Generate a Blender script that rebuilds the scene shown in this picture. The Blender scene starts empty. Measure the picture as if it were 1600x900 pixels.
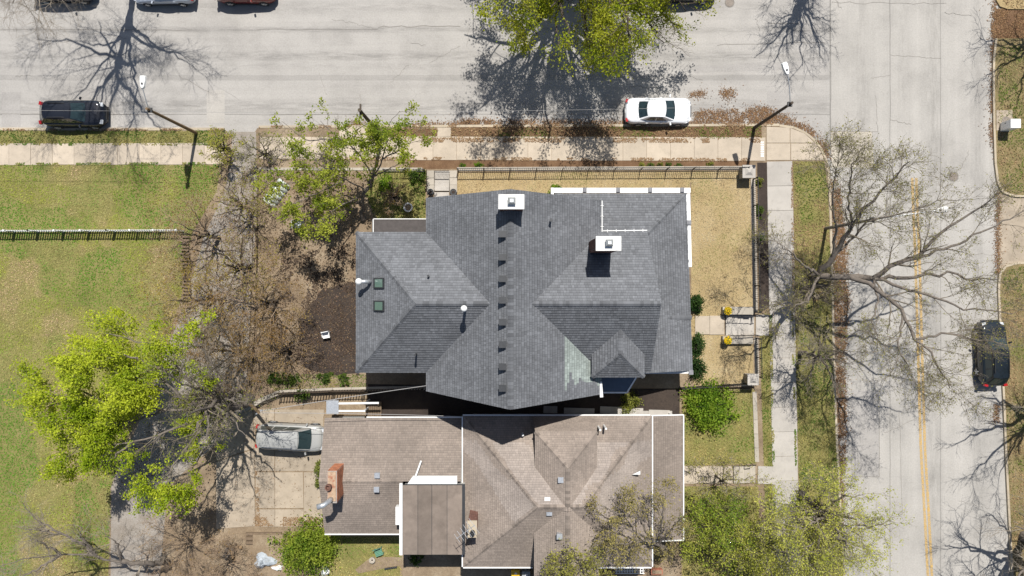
import bpy, math, random
import numpy as np
from mathutils import Vector
random.seed(7); RNG = np.random.default_rng(7)
R = math.radians
S = bpy.context.scene
COL = S.collection
# ---------------------------------------------------------------- camera
H = 52.0; F = 1108.0
cd = bpy.data.cameras.new('camera'); cam = bpy.data.objects.new('camera', cd); COL.objects.link(cam)
cam.location = (0, 0, H); cam.rotation_euler = (0, 0, 0)
cd.sensor_width = 36; cd.lens = 36*F/1600; cd.clip_end = 2000; cd.clip_start = .5
S.camera = cam
# ---------------------------------------------------------------- sky, sun, exposure
SUN_EL = R(60.0); SX, SY = -0.17, -1.0          # shadows fall towards (SX, SY)
w = bpy.data.worlds.new('World'); S.world = w; w.use_nodes = True
nt = w.node_tree; bg = nt.nodes['Background']
sk = nt.nodes.new('ShaderNodeTexSky'); sk.sky_type = 'NISHITA'; sk.sun_disc = False
sk.sun_elevation = SUN_EL; sk.sun_rotation = math.atan2(-SX, -SY)
nt.links.new(sk.outputs[0], bg.inputs[0]); bg.inputs[1].default_value = 0.068
sl = bpy.data.lights.new('sun', 'SUN'); sl.energy = 5.0; sl.angle = R(0.5); sl.color = (1, .967, .915)
so = bpy.data.objects.new('sun', sl); COL.objects.link(so); so.location = (20, 60, 80)
d = Vector((SX, SY, 0)).normalized()*math.cos(SUN_EL); d.z = -math.sin(SUN_EL)
so.rotation_euler = d.to_track_quat('-Z', 'Y').to_euler()
S.view_settings.view_transform = 'Standard'; S.view_settings.look = 'None'
S.view_settings.exposure = 0.32; S.view_settings.gamma = 1; S.view_settings.use_curve_mapping = False
S.render.resolution_x = 1024; S.render.resolution_y = 576
S.render.engine = 'CYCLES'
# ---------------------------------------------------------------- helpers
def P(px, py, z=0.0):
    k = (H-z)/F
    return ((px-800)*k, (450-py)*k, z)
def lin(c):
    c = c/255.0
    return c/12.92 if c <= .04045 else ((c+.055)/1.055)**2.4
ILL = 1.62
def A(r, g, b):                    # base colour of a surface that shows as this sRGB value in full sun
    return (min(lin(r)/ILL, .85), min(lin(g)/ILL, .85), min(lin(b)/ILL, .85))

def tag(o, label=None, cat=None, group=None, kind=None):
    if label: o['label'] = label
    if cat: o['category'] = cat
    if group: o['group'] = group
    if kind: o['kind'] = kind
    return o
def wloc(o):
    v = Vector((0, 0, 0))
    while o is not None:
        v = v + o.location; o = o.parent
    return v
def thing(name, loc, label, cat, group=None):
    o = bpy.data.objects.new(name, None); COL.objects.link(o); o.location = loc
    o.empty_display_size = .2
    return tag(o, label, cat, group)
def link(name, me, mat, parent=None, loc=None):
    if mat is not None:
        for m in (mat if isinstance(mat, (list, tuple)) else [mat]): me.materials.append(m)
    o = bpy.data.objects.new(name, me); COL.objects.link(o)
    if parent is not None: o.parent = parent
    if loc is not None: o.location = loc
    return o
def npmesh(name, V, faces, cols=None, smooth=False):
    """V (n,3); faces: list of arrays (m,k); cols: (total faces,3)"""
    me = bpy.data.meshes.new(name)
    V = np.asarray(V, dtype=np.float32)
    me.vertices.add(len(V)); me.vertices.foreach_set('co', V.ravel())
    li = np.concatenate([np.asarray(f, dtype=np.int32).ravel() for f in faces])
    cnt = np.concatenate([np.full(len(f), f.shape[1], dtype=np.int32) for f in faces])
    st = np.concatenate([[0], np.cumsum(cnt)[:-1]]).astype(np.int32)
    me.loops.add(len(li)); me.loops.foreach_set('vertex_index', li)
    me.polygons.add(len(cnt)); me.polygons.foreach_set('loop_start', st)
    me.update(calc_edges=True)
    if smooth: me.polygons.foreach_set('use_smooth', np.ones(len(cnt), dtype=bool))
    if cols is not None:
        at = me.attributes.new('col', 'FLOAT_COLOR', 'FACE')
        c = np.ones((len(cnt), 4), dtype=np.float32); c[:, :3] = cols
        at.data.foreach_set('color', c.ravel())
    return me
class MB:
    """collects shapes, builds ONE mesh object"""
    def __init__(s): s.v = []; s.f = []; s.c = []; s.cur = None
    def add(s, vs, fs):
        b = len(s.v); s.v += [tuple(v) for v in vs]; s.f += [tuple(b+i for i in f) for f in fs]
        s.c += [s.cur or (1, 1, 1)]*len(fs); return s
    def box(s, c, d, rz=0, taper=1.0, ry=0):
        x, y, z = d[0]/2, d[1]/2, d[2]/2; out = []
        ca, sa = math.cos(rz), math.sin(rz); cb, sb = math.cos(ry), math.sin(ry)
        for k in (-1, 1):
            t = 1 if k < 0 else taper
            for i, j in ((-1, -1), (1, -1), (1, 1), (-1, 1)):
                a, b, e = i*x*t, j*y*t, k*z
                a, e = a*cb+e*sb, -a*sb+e*cb
                out.append((c[0]+a*ca-b*sa, c[1]+a*sa+b*ca, c[2]+e))
        return s.add(out, [(3, 2, 1, 0), (4, 5, 6, 7), (0, 1, 5, 4), (1, 2, 6, 5), (2, 3, 7, 6), (3, 0, 4, 7)])
    def prism(s, poly, z0, z1):
        n = len(poly); ar = sum(poly[i][0]*poly[(i+1) % n][1]-poly[(i+1) % n][0]*poly[i][1] for i in range(n))
        if ar < 0: poly = poly[::-1]
        vs = [(p[0], p[1], z0) for p in poly]+[(p[0], p[1], z1) for p in poly]
        fs = [tuple(range(n-1, -1, -1)), tuple(range(n, 2*n))]+[(i, (i+1) % n, n+(i+1) % n, n+i) for i in range(n)]
        return s.add(vs, fs)
    def face(s, pts): return s.add(pts, [tuple(range(len(pts)))])
    def tube(s, pts, rad, n=8, cap=True):
        pts = [Vector(p) for p in pts]; rad = [rad]*len(pts) if not hasattr(rad, '__len__') else rad
        vs = []; fs = []; m = len(pts); prev = None
        for i, p in enumerate(pts):
            t = (pts[min(i+1, m-1)]-pts[max(i-1, 0)]).normalized()
            if prev is None:
                a = Vector((0, 0, 1)) if abs(t.z) < .9 else Vector((1, 0, 0)); u = t.cross(a).normalized()
            else: u = (prev-t*prev.dot(t)).normalized()
            prev = u; v = t.cross(u)
            for k in range(n):
                an = 2*math.pi*k/n; vs.append(p+(u*math.cos(an)+v*math.sin(an))*rad[i])
        for i in range(m-1):
            for k in range(n):
                k2 = (k+1) % n; fs.append((i*n+k, i*n+k2, (i+1)*n+k2, (i+1)*n+k))
        if cap: fs += [tuple(range(n-1, -1, -1)), tuple((m-1)*n+k for k in range(n))]
        return s.add(vs, fs)
    def lathe(s, prof, c, n=20):
        vs = []; fs = []; m = len(prof)
        for r, z in prof:
            for k in range(n):
                a = 2*math.pi*k/n; vs.append((c[0]+r*math.cos(a), c[1]+r*math.sin(a), c[2]+z))
        for i in range(m-1):
            for k in range(n):
                k2 = (k+1) % n; fs.append((i*n+k, i*n+k2, (i+1)*n+k2, (i+1)*n+k))
        fs += [tuple(range(n-1, -1, -1)), tuple((m-1)*n+k for k in range(n))]
        return s.add(vs, fs)
    def mesh(s, name, off=(0, 0, 0), smooth=False):
        me = bpy.data.meshes.new(name); o = Vector(off)
        me.from_pydata([tuple(Vector(v)-o) for v in s.v], [], s.f); me.update()
        if s.cur is not None:
            at = me.attributes.new('col', 'FLOAT_COLOR', 'FACE')
            at.data.foreach_set('color', np.array([(*c, 1) for c in s.c], dtype=np.float32).ravel())
        if smooth:
            me.polygons.foreach_set('use_smooth', np.ones(len(me.polygons), dtype=bool)); 
        return me
    def build(s, name, mat, parent=None, smooth=False, at=None):
        """vertices are world coordinates; the object sits at `at` (or at its parent's origin)"""
        if at is not None: off = Vector(at)
        else: off = wloc(parent) if parent is not None else Vector((0, 0, 0))
        me = s.mesh(name, off, smooth)
        return link(name, me, mat, parent, (off-wloc(parent) if parent is not None else off) if at is not None else None)

# ---------------------------------------------------------------- materials
MATS = {}
def nodes(name):
    m = bpy.data.materials.new(name); m.use_nodes = True; t = m.node_tree
    return m, t, t.nodes['Principled BSDF']
def N(t, kind, **kw):
    n = t.nodes.new('ShaderNode'+kind)
    for k, v in kw.items(): setattr(n, k, v)
    return n
def setin(n, **kw):
    for k, v in kw.items(): n.inputs[k.replace('_', ' ')].default_value = v
    return n
def ramp(t, fac, stops):
    r = N(t, 'ValToRGB'); e = r.color_ramp.elements
    while len(e) < len(stops): e.new(.5)
    for i, (p, c) in enumerate(stops):
        e[i].position = p; e[i].color = (*c, 1) if hasattr(c, '__len__') else (c, c, c, 1)
    t.links.new(fac, r.inputs[0]); return r.outputs[0]
def mixc(t, fac, a, b, mode='MIX'):
    m = N(t, 'Mix', data_type='RGBA', blend_type=mode)
    for s, x in ((m.inputs[0], fac), (m.inputs[6], a), (m.inputs[7], b)):
        if hasattr(x, 'links'): t.links.new(x, s)
        elif hasattr(x, '__len__'): s.default_value = (*x, 1)
        else: s.default_value = x
    return m.outputs[2]
def noise(t, vec, scale, detail=5, rough=.6, dist=0.0):
    n = setin(N(t, 'TexNoise'), Scale=scale, Detail=detail, Roughness=rough, Distortion=dist)
    t.links.new(vec, n.inputs[0]); return n.outputs[0]
def vecmul(t, vec, s):
    m = N(t, 'Mapping'); m.inputs['Scale'].default_value = s; t.links.new(vec, m.inputs[0]); return m.outputs[0]
def bump(t, b, h, strength=.3, dist=.02):
    n = N(t, 'Bump'); setin(n, Strength=strength, Distance=dist); t.links.new(h, n.inputs['Height']); t.links.new(n.outputs[0], b.inputs['Normal'])
def mat(name, col, var=.15, scale=6.0, rough=.85, bmp=.2, fine=60.0, metal=0.0, attr=False, dirt=None, dscale=1.2, dlo=.5, dhi=.7):
    """plain weathered surface: broad and fine tone noise, optional stains of another colour, bump"""
    if name in MATS: return MATS[name]
    m, t, b = nodes(name); tc = N(t, 'TexCoord').outputs['Object']
    n1 = noise(t, tc, scale); n2 = noise(t, tc, fine, 3)
    lo = tuple(c*(1-var) for c in col); hi = tuple(min(c*(1+var), 1) for c in col)
    c = ramp(t, n1, [(.3, lo), (.7, hi)])
    if attr:
        a = N(t, 'Attribute', attribute_name='col'); c = mixc(t, 1.0, a.outputs[0], ramp(t, n1, [(.25, 1-var), (.75, 1+var)]), 'MULTIPLY')
    c = mixc(t, 1.0, c, ramp(t, n2, [(.3, 1-var*.7), (.7, 1+var*.7)]), 'MULTIPLY')
    if dirt:
        c = mixc(t, ramp(t, noise(t, tc, dscale, 6, .65), [(dlo, 0), (dhi, 1)]), c, dirt)
    t.links.new(c, b.inputs['Base Color']); setin(b, Roughness=rough, Metallic=metal)
    if bmp: bump(t, b, n2, bmp, .01)
    MATS[name] = m; return m
def glass_mat(name, col=(.012, .018, .02), rough=.06):
    if name in MATS: return MATS[name]
    m, t, b = nodes(name); setin(b, Base_Color=(*col, 1), Roughness=rough); b.inputs['Specular IOR Level'].default_value = .6
    tc = N(t, 'TexCoord').outputs['Object']
    t.links.new(ramp(t, noise(t, tc, 3, 3), [(.3, rough), (.7, rough*2.2)]), b.inputs['Roughness'])
    MATS[name] = m; return m
def paint_mat(name, col, rough=.3, metal=0.0, coat=.6):
    if name in MATS: return MATS[name]
    m, t, b = nodes(name); tc = N(t, 'TexCoord').outputs['Object']
    c = mixc(t, ramp(t, noise(t, tc, 5, 6), [(.5, 0), (.95, .12)]), col, tuple(x*.75+.03 for x in col))
    t.links.new(c, b.inputs['Base Color']); setin(b, Roughness=rough, Metallic=metal)
    b.inputs['Coat Weight'].default_value = 1.0; b.inputs['Coat Roughness'].default_value = .03; b.inputs['Specular IOR Level'].default_value = .15; setin(b, Roughness=.55)
    MATS[name] = m; return m
def leaf_mat(name, trans=.35, tint=(1.1, 1.15, .5)):
    if name in MATS: return MATS[name]
    m, t, b = nodes(name); a = N(t, 'Attribute', attribute_name='col').outputs[0]
    out = t.nodes['Material Output']
    t.links.new(a, b.inputs['Base Color']); setin(b, Roughness=.6); b.inputs['Specular IOR Level'].default_value = .2
    tr = N(t, 'BsdfTranslucent'); t.links.new(mixc(t, 1.0, a, tint, 'MULTIPLY'), tr.inputs[0])
    mx = N(t, 'MixShader'); mx.inputs[0].default_value = trans
    t.links.new(b.outputs[0], mx.inputs[1]); t.links.new(tr.outputs[0], mx.inputs[2]); t.links.new(mx.outputs[0], out.inputs[0])
    MATS[name] = m; return m
# ---------------------------------------------------------------- lattice noise for scattered things
_LAT = np.random.default_rng(3).random((256, 256))
def vnoise(x, y, s, seed=0):
    x = np.asarray(x)/s+seed*17.3; y = np.asarray(y)/s+seed*9.7
    xi = np.floor(x).astype(int); yi = np.floor(y).astype(int); fx = x-xi; fy = y-yi
    fx = fx*fx*(3-2*fx); fy = fy*fy*(3-2*fy); g = lambda i, j: _LAT[i % 256, j % 256]
    return (g(xi, yi)*(1-fx)+g(xi+1, yi)*fx)*(1-fy)+(g(xi, yi+1)*(1-fx)+g(xi+1, yi+1)*fx)*fy
def fbm(x, y, s, seed=0, o=4):
    v = 0; a = .5; t = 0
    for k in range(o): v = v+a*vnoise(x, y, s/2**k, seed+k); t += a; a *= .55
    return v/t
def inpoly(x, y, poly):
    r = np.zeros(len(x), dtype=bool); n = len(poly)
    for i in range(n):
        x1, y1 = poly[i][:2]; x2, y2 = poly[(i+1) % n][:2]
        c = ((y1 > y) != (y2 > y)) & (x < (x2-x1)*(y-y1)/((y2-y1) or 1e-9)+x1); r ^= c
    return r
def scatter(poly, n):
    xs = [p[0] for p in poly]; ys = [p[1] for p in poly]
    x = RNG.uniform(min(xs), max(xs), n); y = RNG.uniform(min(ys), max(ys), n); k = inpoly(x, y, poly)
    return x[k], y[k]
def PX(pts, z): return [P(a, b, z)[:2] for a, b in pts]
def leaf_quads(pos, size, tilt=.9, aspect=.7):
    """(n,3) centres -> verts, quads of randomly turned leaves; tilt 0 = lying flat"""
    n = len(pos); size = np.broadcast_to(size, (n,))
    nrm = np.stack([RNG.normal(0, tilt, n), RNG.normal(0, tilt, n), np.ones(n)], 1); nrm /= np.linalg.norm(nrm, axis=1)[:, None]
    a = RNG.uniform(0, 6.283, n); u = np.stack([np.cos(a), np.sin(a), np.zeros(n)], 1)
    u -= nrm*(u*nrm).sum(1)[:, None]; u /= np.linalg.norm(u, axis=1)[:, None]; v = np.cross(nrm, u)
    s = size[:, None]*.5; pos = np.asarray(pos)
    V = np.stack([pos-u*s, pos-v*s*aspect, pos+u*s, pos+v*s*aspect], 1).reshape(-1, 3)
    return V, np.arange(4*n).reshape(n, 4)
# ---------------------------------------------------------------- ground, roads, pavements
def struct(o): return tag(o, kind='structure')
def road_mat(name, base, bands, axis, patches=()):
    m, t, b = nodes(name); g = N(t, 'NewGeometry').outputs['Position']
    sx = N(t, 'SeparateXYZ'); t.links.new(g, sx.inputs[0]); co = sx.outputs[axis]
    st = vecmul(t, g, (.05, 1.6, 1) if axis == 1 else (1.6, .05, 1))
    c = ramp(t, noise(t, st, 1.0, 6, .6), [(.3, tuple(x*.93 for x in base)), (.7, tuple(x*1.05 for x in base))])
    c = mixc(t, 1.0, c, ramp(t, noise(t, g, .3, 6, .65), [(.28, .8), (.5, 1.0), (.72, 1.1)]), 'MULTIPLY')
    n2 = noise(t, g, 9.0, 6, .75); n3 = noise(t, g, 45.0, 2)
    c = mixc(t, 1.0, c, ramp(t, n2, [(.25, .8), (.75, 1.13)]), 'MULTIPLY')
    c = mixc(t, 1.0, c, ramp(t, n3, [(.3, .9), (.7, 1.08)]), 'MULTIPLY')
    wob = noise(t, vecmul(t, g, (.25, .25, 1)), 1.0, 4)
    brk = noise(t, vecmul(t, g, (.4, 3, 1) if axis == 1 else (3, .4, 1)), 1.3, 6, .75)
    for y0, wd, s, ragged in bands:
        a = N(t, 'Math', operation='MULTIPLY_ADD'); t.links.new(wob, a.inputs[0]); a.inputs[1].default_value = .5*(1 if ragged else .35); t.links.new(co, a.inputs[2])
        q = N(t, 'Math', operation='SUBTRACT'); t.links.new(a.outputs[0], q.inputs[0]); q.inputs[1].default_value = y0+.25*(1 if ragged else .35)
        q2 = N(t, 'Math', operation='ABSOLUTE'); t.links.new(q.outputs[0], q2.inputs[0])
        f = ramp(t, q2.outputs[0], [(max(wd*(.25 if ragged else .8), .001), 1), (wd*1.05, 0)])
        if ragged: f = mixc(t, 1.0, f, ramp(t, brk, [(.38, 0), (.6, 1)]), 'MULTIPLY')
        c = mixc(t, 1.0, c, mixc(t, f, (1, 1, 1), (1-s, 1-s, 1-s)), 'MULTIPLY')
    # fine crack network, only in places
    dv = N(t, 'Mix', data_type='VECTOR'); dv.inputs[0].default_value = .12
    nz = setin(N(t, 'TexNoise'), Scale=.9, Detail=5.0); t.links.new(g, nz.inputs[0])
    t.links.new(g, dv.inputs[4]); t.links.new(nz.outputs['Color'], dv.inputs[5])
    for sc, wdt, lo in ((.3, .0035, .56), (.8, .007, .66)):
        vo = N(t, 'TexVoronoi', feature='DISTANCE_TO_EDGE'); vo.inputs['Scale'].default_value = sc; t.links.new(dv.outputs[1], vo.inputs[0])
        cr = mixc(t, 1.0, ramp(t, vo.outputs[0], [(0, 1), (wdt, 0)]), ramp(t, noise(t, g, .22, 2), [(lo-.04, 0), (lo+.06, 1)]), 'MULTIPLY')
        c = mixc(t, cr, c, tuple(x*.68 for x in base))
    t.links.new(c, b.inputs['Base Color']); setin(b, Roughness=.9); bump(t, b, n3, .25, .01)
    return m
ROAD = A(200, 195, 188)
M_side = road_mat('worn_side_street', ROAD, [(17.0, .42, .3, 1), (18.95, .28, .28, 1), (15.42, .22, .16, 0), (13.3, .7, .24, 1), (12.72, .03, .35, 0), (20.6, .5, .18, 1), (16.3, .3, .14, 1)], 1)
M_main = road_mat('worn_main_street', A(203, 198, 190), [(23.36, .045, .4, 0), (27.72, .03, .38, 0), (31.42, .04, .25, 0), (30.9, .7, .2, 1), (25.6, .7, .15, 1), (34.2, .6, .17, 1), (28.6, .5, .1, 1)], 0)
M_conc = None
def concrete(name, col, var=.1, stain=None):
    m, t, b = nodes(name); g = N(t, 'NewGeometry').outputs['Position']; oi = N(t, 'ObjectInfo').outputs['Random']
    c = ramp(t, noise(t, g, .8, 6, .65), [(.3, tuple(x*(1-var) for x in col)), (.7, tuple(x*(1+var*.7) for x in col))])
    c = mixc(t, 1.0, c, ramp(t, oi, [(0, .9), (1, 1.07)]), 'MULTIPLY')
    n2 = noise(t, g, 30, 4, .7); c = mixc(t, 1.0, c, ramp(t, n2, [(.3, .9), (.7, 1.06)]), 'MULTIPLY')
    c = mixc(t, ramp(t, noise(t, g, 2.2, 6, .7), [(.52, 0), (.75, .55)]), c, stain or tuple(x*.6 for x in col))
    t.links.new(c, b.inputs['Base Color']); setin(b, Roughness=.9); bump(t, b, n2, .2, .01); return m
M_walk = concrete('pale_pavement_concrete', A(222, 206, 184), .14)
M_walk2 = concrete('grey_pavement_concrete', A(212, 205, 195))
M_kerb = concrete('kerb_concrete', A(214, 198, 172), .12)
M_drive = concrete('driveway_concrete', A(198, 182, 160), .2, A(128, 112, 92))
def soil(name, c1, c2, c3, s=1.0):
    m, t, b = nodes(name); g = N(t, 'NewGeometry').outputs['Position']
    n1 = noise(t, g, .5*s, 6, .7); n2 = noise(t, g, 7*s, 6, .75); n3 = noise(t, g, 38, 3, .7)
    c = ramp(t, n1, [(.3, c1), (.5, c2), (.72, c3)])
    c = mixc(t, ramp(t, n2, [(.35, 0), (.7, .75)]), c, c1)
    c = mixc(t, 1.0, c, ramp(t, n3, [(.28, .55), (.72, 1.4)]), 'MULTIPLY')
    t.links.new(c, b.inputs['Base Color']); setin(b, Roughness=.95); bump(t, b, n3, .8, .03); return m
M_dirt = soil('bare_dirt', A(138, 118, 94), A(178, 156, 128), A(206, 188, 160))
M_mulch = soil('dark_mulch', A(58, 48, 42), A(78, 66, 58), A(98, 84, 72))
M_lawnG = soil('green_lawn_soil', A(132, 128, 70), A(164, 154, 92), A(180, 164, 110))
M_lawnD = soil('dry_lawn_soil', A(186, 162, 116), A(208, 184, 136), A(222, 200, 156))
M_gravel = soil('pale_gravel', A(160, 148, 134), A(186, 177, 166), A(206, 200, 192), 1.5)
M_litter = soil('leaf_strewn_dirt', A(112, 82, 56), A(140, 108, 78), A(168, 136, 102), 2)

def sheet(name, pts, z, m, parent=None):
    o = MB().face([(x, y, z) for x, y in ccw(PX(pts, z))]).build(name, m, parent); return struct(o) if parent is None else o
def ccw(p):
    a = sum(p[i][0]*p[(i+1) % len(p)][1]-p[(i+1) % len(p)][0]*p[i][1] for i in range(len(p)))
    return p if a > 0 else p[::-1]
def platform(name, pts, z0, z1, m):
    return struct(MB().prism(ccw(PX(pts, z1)), z0, z1).build(name, m))

struct(MB().face([(-300, -300, -.03), (300, -300, -.03), (300, 300, -.03), (-300, 300, -.03)]).build('ground', M_lawnG))
side_street = sheet('side_street', [(-300, -45), (1296.5, -45), (1296.5, 260), (-300, 260)], 0, M_side)
main_street = sheet('main_street', [(1296.7, -900), (1700, -900), (1700, 1500), (1296.7, 1500)], 0, M_main)
# corner curve of the kerb between the two streets
CORNER = [(1218, 196), (1240, 199), (1258, 207), (1272, 218), (1283, 232), (1290, 247), (1294, 262), (1297, 300), (1300, 420), (1303, 560), (1308, 700), (1316, 840), (1330, 1100), (1345, 1500)]
platform('street_block', [(-300, 203), (352, 203), (360, 212), (395, 212), (402, 200), (530, 199), (1218, 196)]+CORNER[1:]+[(-300, 1500)], -.4, .1, M_dirt)
platform('far_verge', [(-300, -400), (1290, -400), (1290, -46), (-300, -46)], -.4, .1, M_lawnG)
M_vg = soil('worn_verge', A(120, 118, 66), A(172, 148, 108), A(196, 172, 130))
RK = [(1557, 60), (1553.5, 90), (1553, 130), (1554, 200), (1556, 255), (1560, 285), (1568, 300), (1585, 306), (1700, 308)]
RK2 = [(1700, 408), (1590, 411), (1572, 416), (1563, 428), (1561, 450), (1564, 520), (1569, 620), (1573, 720), (1578, 820), (1585, 950), (1600, 1500)]
platform('east_verge', RK+[(1700, 60)], -.4, .12, M_vg)
platform('east_verge', RK2+[(1700, 1500)], -.4, .12, M_vg)
platform('east_verge', [(1560, -300), (1557, 0), (1563, 10), (1575, 14), (1700, 15), (1700, -300)], -.4, .12, M_lawnD)
sheet('driveway_apron', [(1556, 14), (1700, 16), (1700, 75), (1556, 62)], .02, M_litter)
sheet('driveway_apron', [(1560, 300), (1700, 306), (1700, 410), (1561, 432)], .02, M_drive)

def kerb(name, pts, wd, z0, z1, seg=3.0, m=None):
    """a row of kerb stones along a pixel polyline (pixel points taken at the kerb top)"""
    root = None; w3 = [Vector(P(a, b, z1)) for a, b in pts]; k = 0
    root = struct(bpy.data.objects.new(name, None)); COL.objects.link(root); root.location = (w3[0].x, w3[0].y, 0)
    for a, b in zip(w3[:-1], w3[1:]):
        L = (b-a).length; n = max(1, round(L/seg)); dv = (b-a)/n; ang = math.atan2(dv.y, dv.x)
        for i in range(n):
            c = a+dv*(i+.5)
            MB().box((c.x, c.y, (z0+z1)/2+random.uniform(-.004, .004)), (dv.length-.012, wd, z1-z0), ang+random.uniform(-.003, .003)).build('kerb_stone', m or M_kerb, root, at=(c.x, c.y, 0))
    return root
kerb('kerb', [(-60, 201.5), (350, 201.5)], .2, -.1, .125)
kerb('kerb', [(404, 198), (530, 197.5), (1218, 195)], .17, -.1, .125)
kerb('corner_kerb', CORNER, .16, -.1, .125, 2.6)
kerb('east_kerb', RK, .15, -.1, .14, 2.5); kerb('east_kerb', RK2, .15, -.1, .14, 2.5)
kerb('far_kerb', [(-60, -47), (1290, -47)], .18, -.1, .125)

def walk(name, a, b, wd, z, n, m, skip=()):
    """row of n concrete slabs from pixel a to pixel b (centre line), width wd in metres"""
    A0, B0 = Vector(P(*a, z)), Vector(P(*b, z)); dv = (B0-A0)/n; ang = math.atan2(dv.y, dv.x)
    root = struct(bpy.data.objects.new(name, None)); COL.objects.link(root); root.location = (A0.x, A0.y, 0)
    for i in range(n):
        if i in skip: continue
        c = A0+dv*(i+.5)
        MB().box((c.x, c.y, z-.06+random.uniform(-.008, .008)), (dv.length-.022, wd+random.uniform(-.03, .03), .12), ang+random.uniform(-.004, .004)).build('paving_slab', m, root, at=(c.x, c.y, 0))
    return root
walk('side_pavement', (-20, 241), (353, 240), 1.55, .13, 11, M_walk)
walk('side_pavement', (528, 231), (1196, 233), 1.72, .13, 18, M_walk); walk('side_pavement', (406, 231), (527, 231), 1.6, .125, 3, M_walk)
walk('corner_pavement', (530, 206), (572, 206), .75, .128, 2, M_walk)
walk('gate_path', (694, 199), (694, 213), 1.0, .128, 1, M_walk)
walk('main_pavement', (1218, 252), (1230, 905), 1.86, .13, 17, M_walk2)
# fan shaped corner slabs
cr = struct(bpy.data.objects.new('corner_ramp', None)); COL.objects.link(cr); cr.location = P(1240, 225, 0)
for q in ([(1198, 198), (1234, 199.5), (1234, 223), (1198, 223)], [(1235, 200), (1257, 208.5), (1270, 220), (1273, 223), (1235, 223)],
          [(1198, 224), (1235, 224), (1235, 250), (1198, 250)], [(1236, 224), (1274, 224), (1282, 236), (1288, 250), (1236, 250)]):
    c = P(sum(p[0] for p in q)/len(q), sum(p[1] for p in q)/len(q), 0)
    MB().prism(ccw(PX(q, .132)), .01, .132+random.uniform(-.004, .004)).build('paving_slab', M_walk, cr, at=c)
M_white = mat('white_paint', (.72, .72, .70), .08, 8, .5, .05)
tp = MB()
for k in range(7): tp.box((P(1191.5, 222+k*3.6, .2)[0], P(1191.5, 222+k*3.6, .2)[1], .139), (.22, .11, .004), 0)
tp.build('painted_stencil', M_white, cr)

# painted centre line, patches, manholes on the roads (thin sheets, each above the one below)
def strip(px, z, wd, m, name, parent, n=1):
    pts = [Vector(P(a, b, z)) for a, b in px]; mb = MB()
    L = []; Rr = []
    for i, p in enumerate(pts):
        t = (pts[min(i+1, len(pts)-1)]-pts[max(i-1, 0)]).normalized(); nrm = Vector((-t.y, t.x, 0))
        L.append(p+nrm*wd/2); Rr.append(p-nrm*wd/2)
    for i in range(len(pts)-1): mb.face([Rr[i], Rr[i+1], L[i+1], L[i]])
    return mb.build(name, m, parent)
def worn_paint(name, col):
    m, t, b = nodes(name); g = N(t, 'NewGeometry').outputs['Position']; out = t.nodes['Material Output']
    f = ramp(t, noise(t, g, 14, 6, .75), [(.42, 1), (.5, 0)])
    c = mixc(t, ramp(t, noise(t, g, 2, 4), [(.3, 0), (.7, .4)]), col, ROAD); t.links.new(c, b.inputs[0]); setin(b, Roughness=.7)
    tr = N(t, 'BsdfTransparent'); mx = N(t, 'MixShader'); t.links.new(f, mx.inputs[0]); t.links.new(b.outputs[0], mx.inputs[1]); t.links.new(tr.outputs[0], mx.inputs[2]); t.links.new(mx.outputs[0], out.inputs[0]); return m
M_yel = worn_paint('worn_yellow_paint', A(232, 188, 96))
for dx in (-3.2, 3.2): strip([(1428.5+dx, 278), (1434+dx, 420), (1438+dx, 560), (1442+dx, 700), (1449+dx, 820), (1456+dx, 960)], .008, .19, M_yel, 'centre_line', main_street)
M_patch1 = road_mat('pale_patch', A(220, 210, 192), [], 1); M_patch2 = road_mat('grey_patch', A(192, 187, 181), [], 1); M_patch3 = road_mat('old_patch', A(205, 199, 190), [], 1)
for q, m in (([(1298, 205), (1362, 206), (1366, 262), (1300, 262)], M_patch1),):
    MB().face([(x, y, .004) for x, y in ccw(PX(q, .004))]).build('street_patch', m, main_street)
for q, m in (([(1199, 142), (1235, 142), (1235, 180), (1199, 180)], M_patch2), ([(3, 144), (32, 144), (32, 198), (3, 198)], M_patch2), ([(323, 141), (351, 141), (351, 192), (323, 192)], M_patch3),
             ([(1085, 104), (1130, 101), (1200, 97), (1290, 97), (1290, 106), (1200, 110), (1130, 112), (1085, 114)], M_patch2), ([(1330, 610), (1372, 610), (1374, 745), (1330, 744)], M_patch2)):
    p = main_street if q[0][0] == 1330 else side_street
    MB().face([(x, y, .004) for x, y in ccw(PX(q, .004))]).build('street_patch', m, p)
M_tar = mat('tar_seam', A(150, 144, 136), .2, 5)
def wig(a, b, n=14, s=1.2):
    return [(a[0]+(b[0]-a[0])*i/n+random.uniform(-s, s), a[1]+(b[1]-a[1])*i/n+random.uniform(-s, s)) for i in range(n+1)]
for a, b, p, wd, s in (((1300, 205), (1372, 205.5), main_street, .03, .4), ((1374, 610), (1374, 745), main_street, .035, .3), ((1328, 745), (1374, 745), main_street, .035, .3),
                    ((1391, 186), (1425, 196), main_street, .03, 1.5), ((1391, 86), (1470, 92), main_street, .025, 1), ((1360, 122), (1392, 118), main_street, .02, 1), ((1405, 640), (1410, 800), main_street, .02, .7),
                    ((0, 46), (300, 47), side_street, .03, .7), ((400, 46), (590, 46), side_street, .03, .8), ((590, 42), (720, 40), side_street, .045, 1.2), ((0, 178), (270, 179), side_street, .03, .4), ((420, 179), (560, 178), side_street, .03, .4),
                    ((1200, 36), (1250, 37), side_street, .04, .4), ((520, 30), (590, 45), side_street, .02, 2), ((608, 130), (640, 100), side_street, .02, 2), ((1120, 70), (1290, 66), side_street, .03, 1), ((1300, 4), (1480, 6), main_street, .03, 2)):
    strip(wig(a, b, 14, s), .008, wd, M_tar, 'crack', p)
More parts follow.
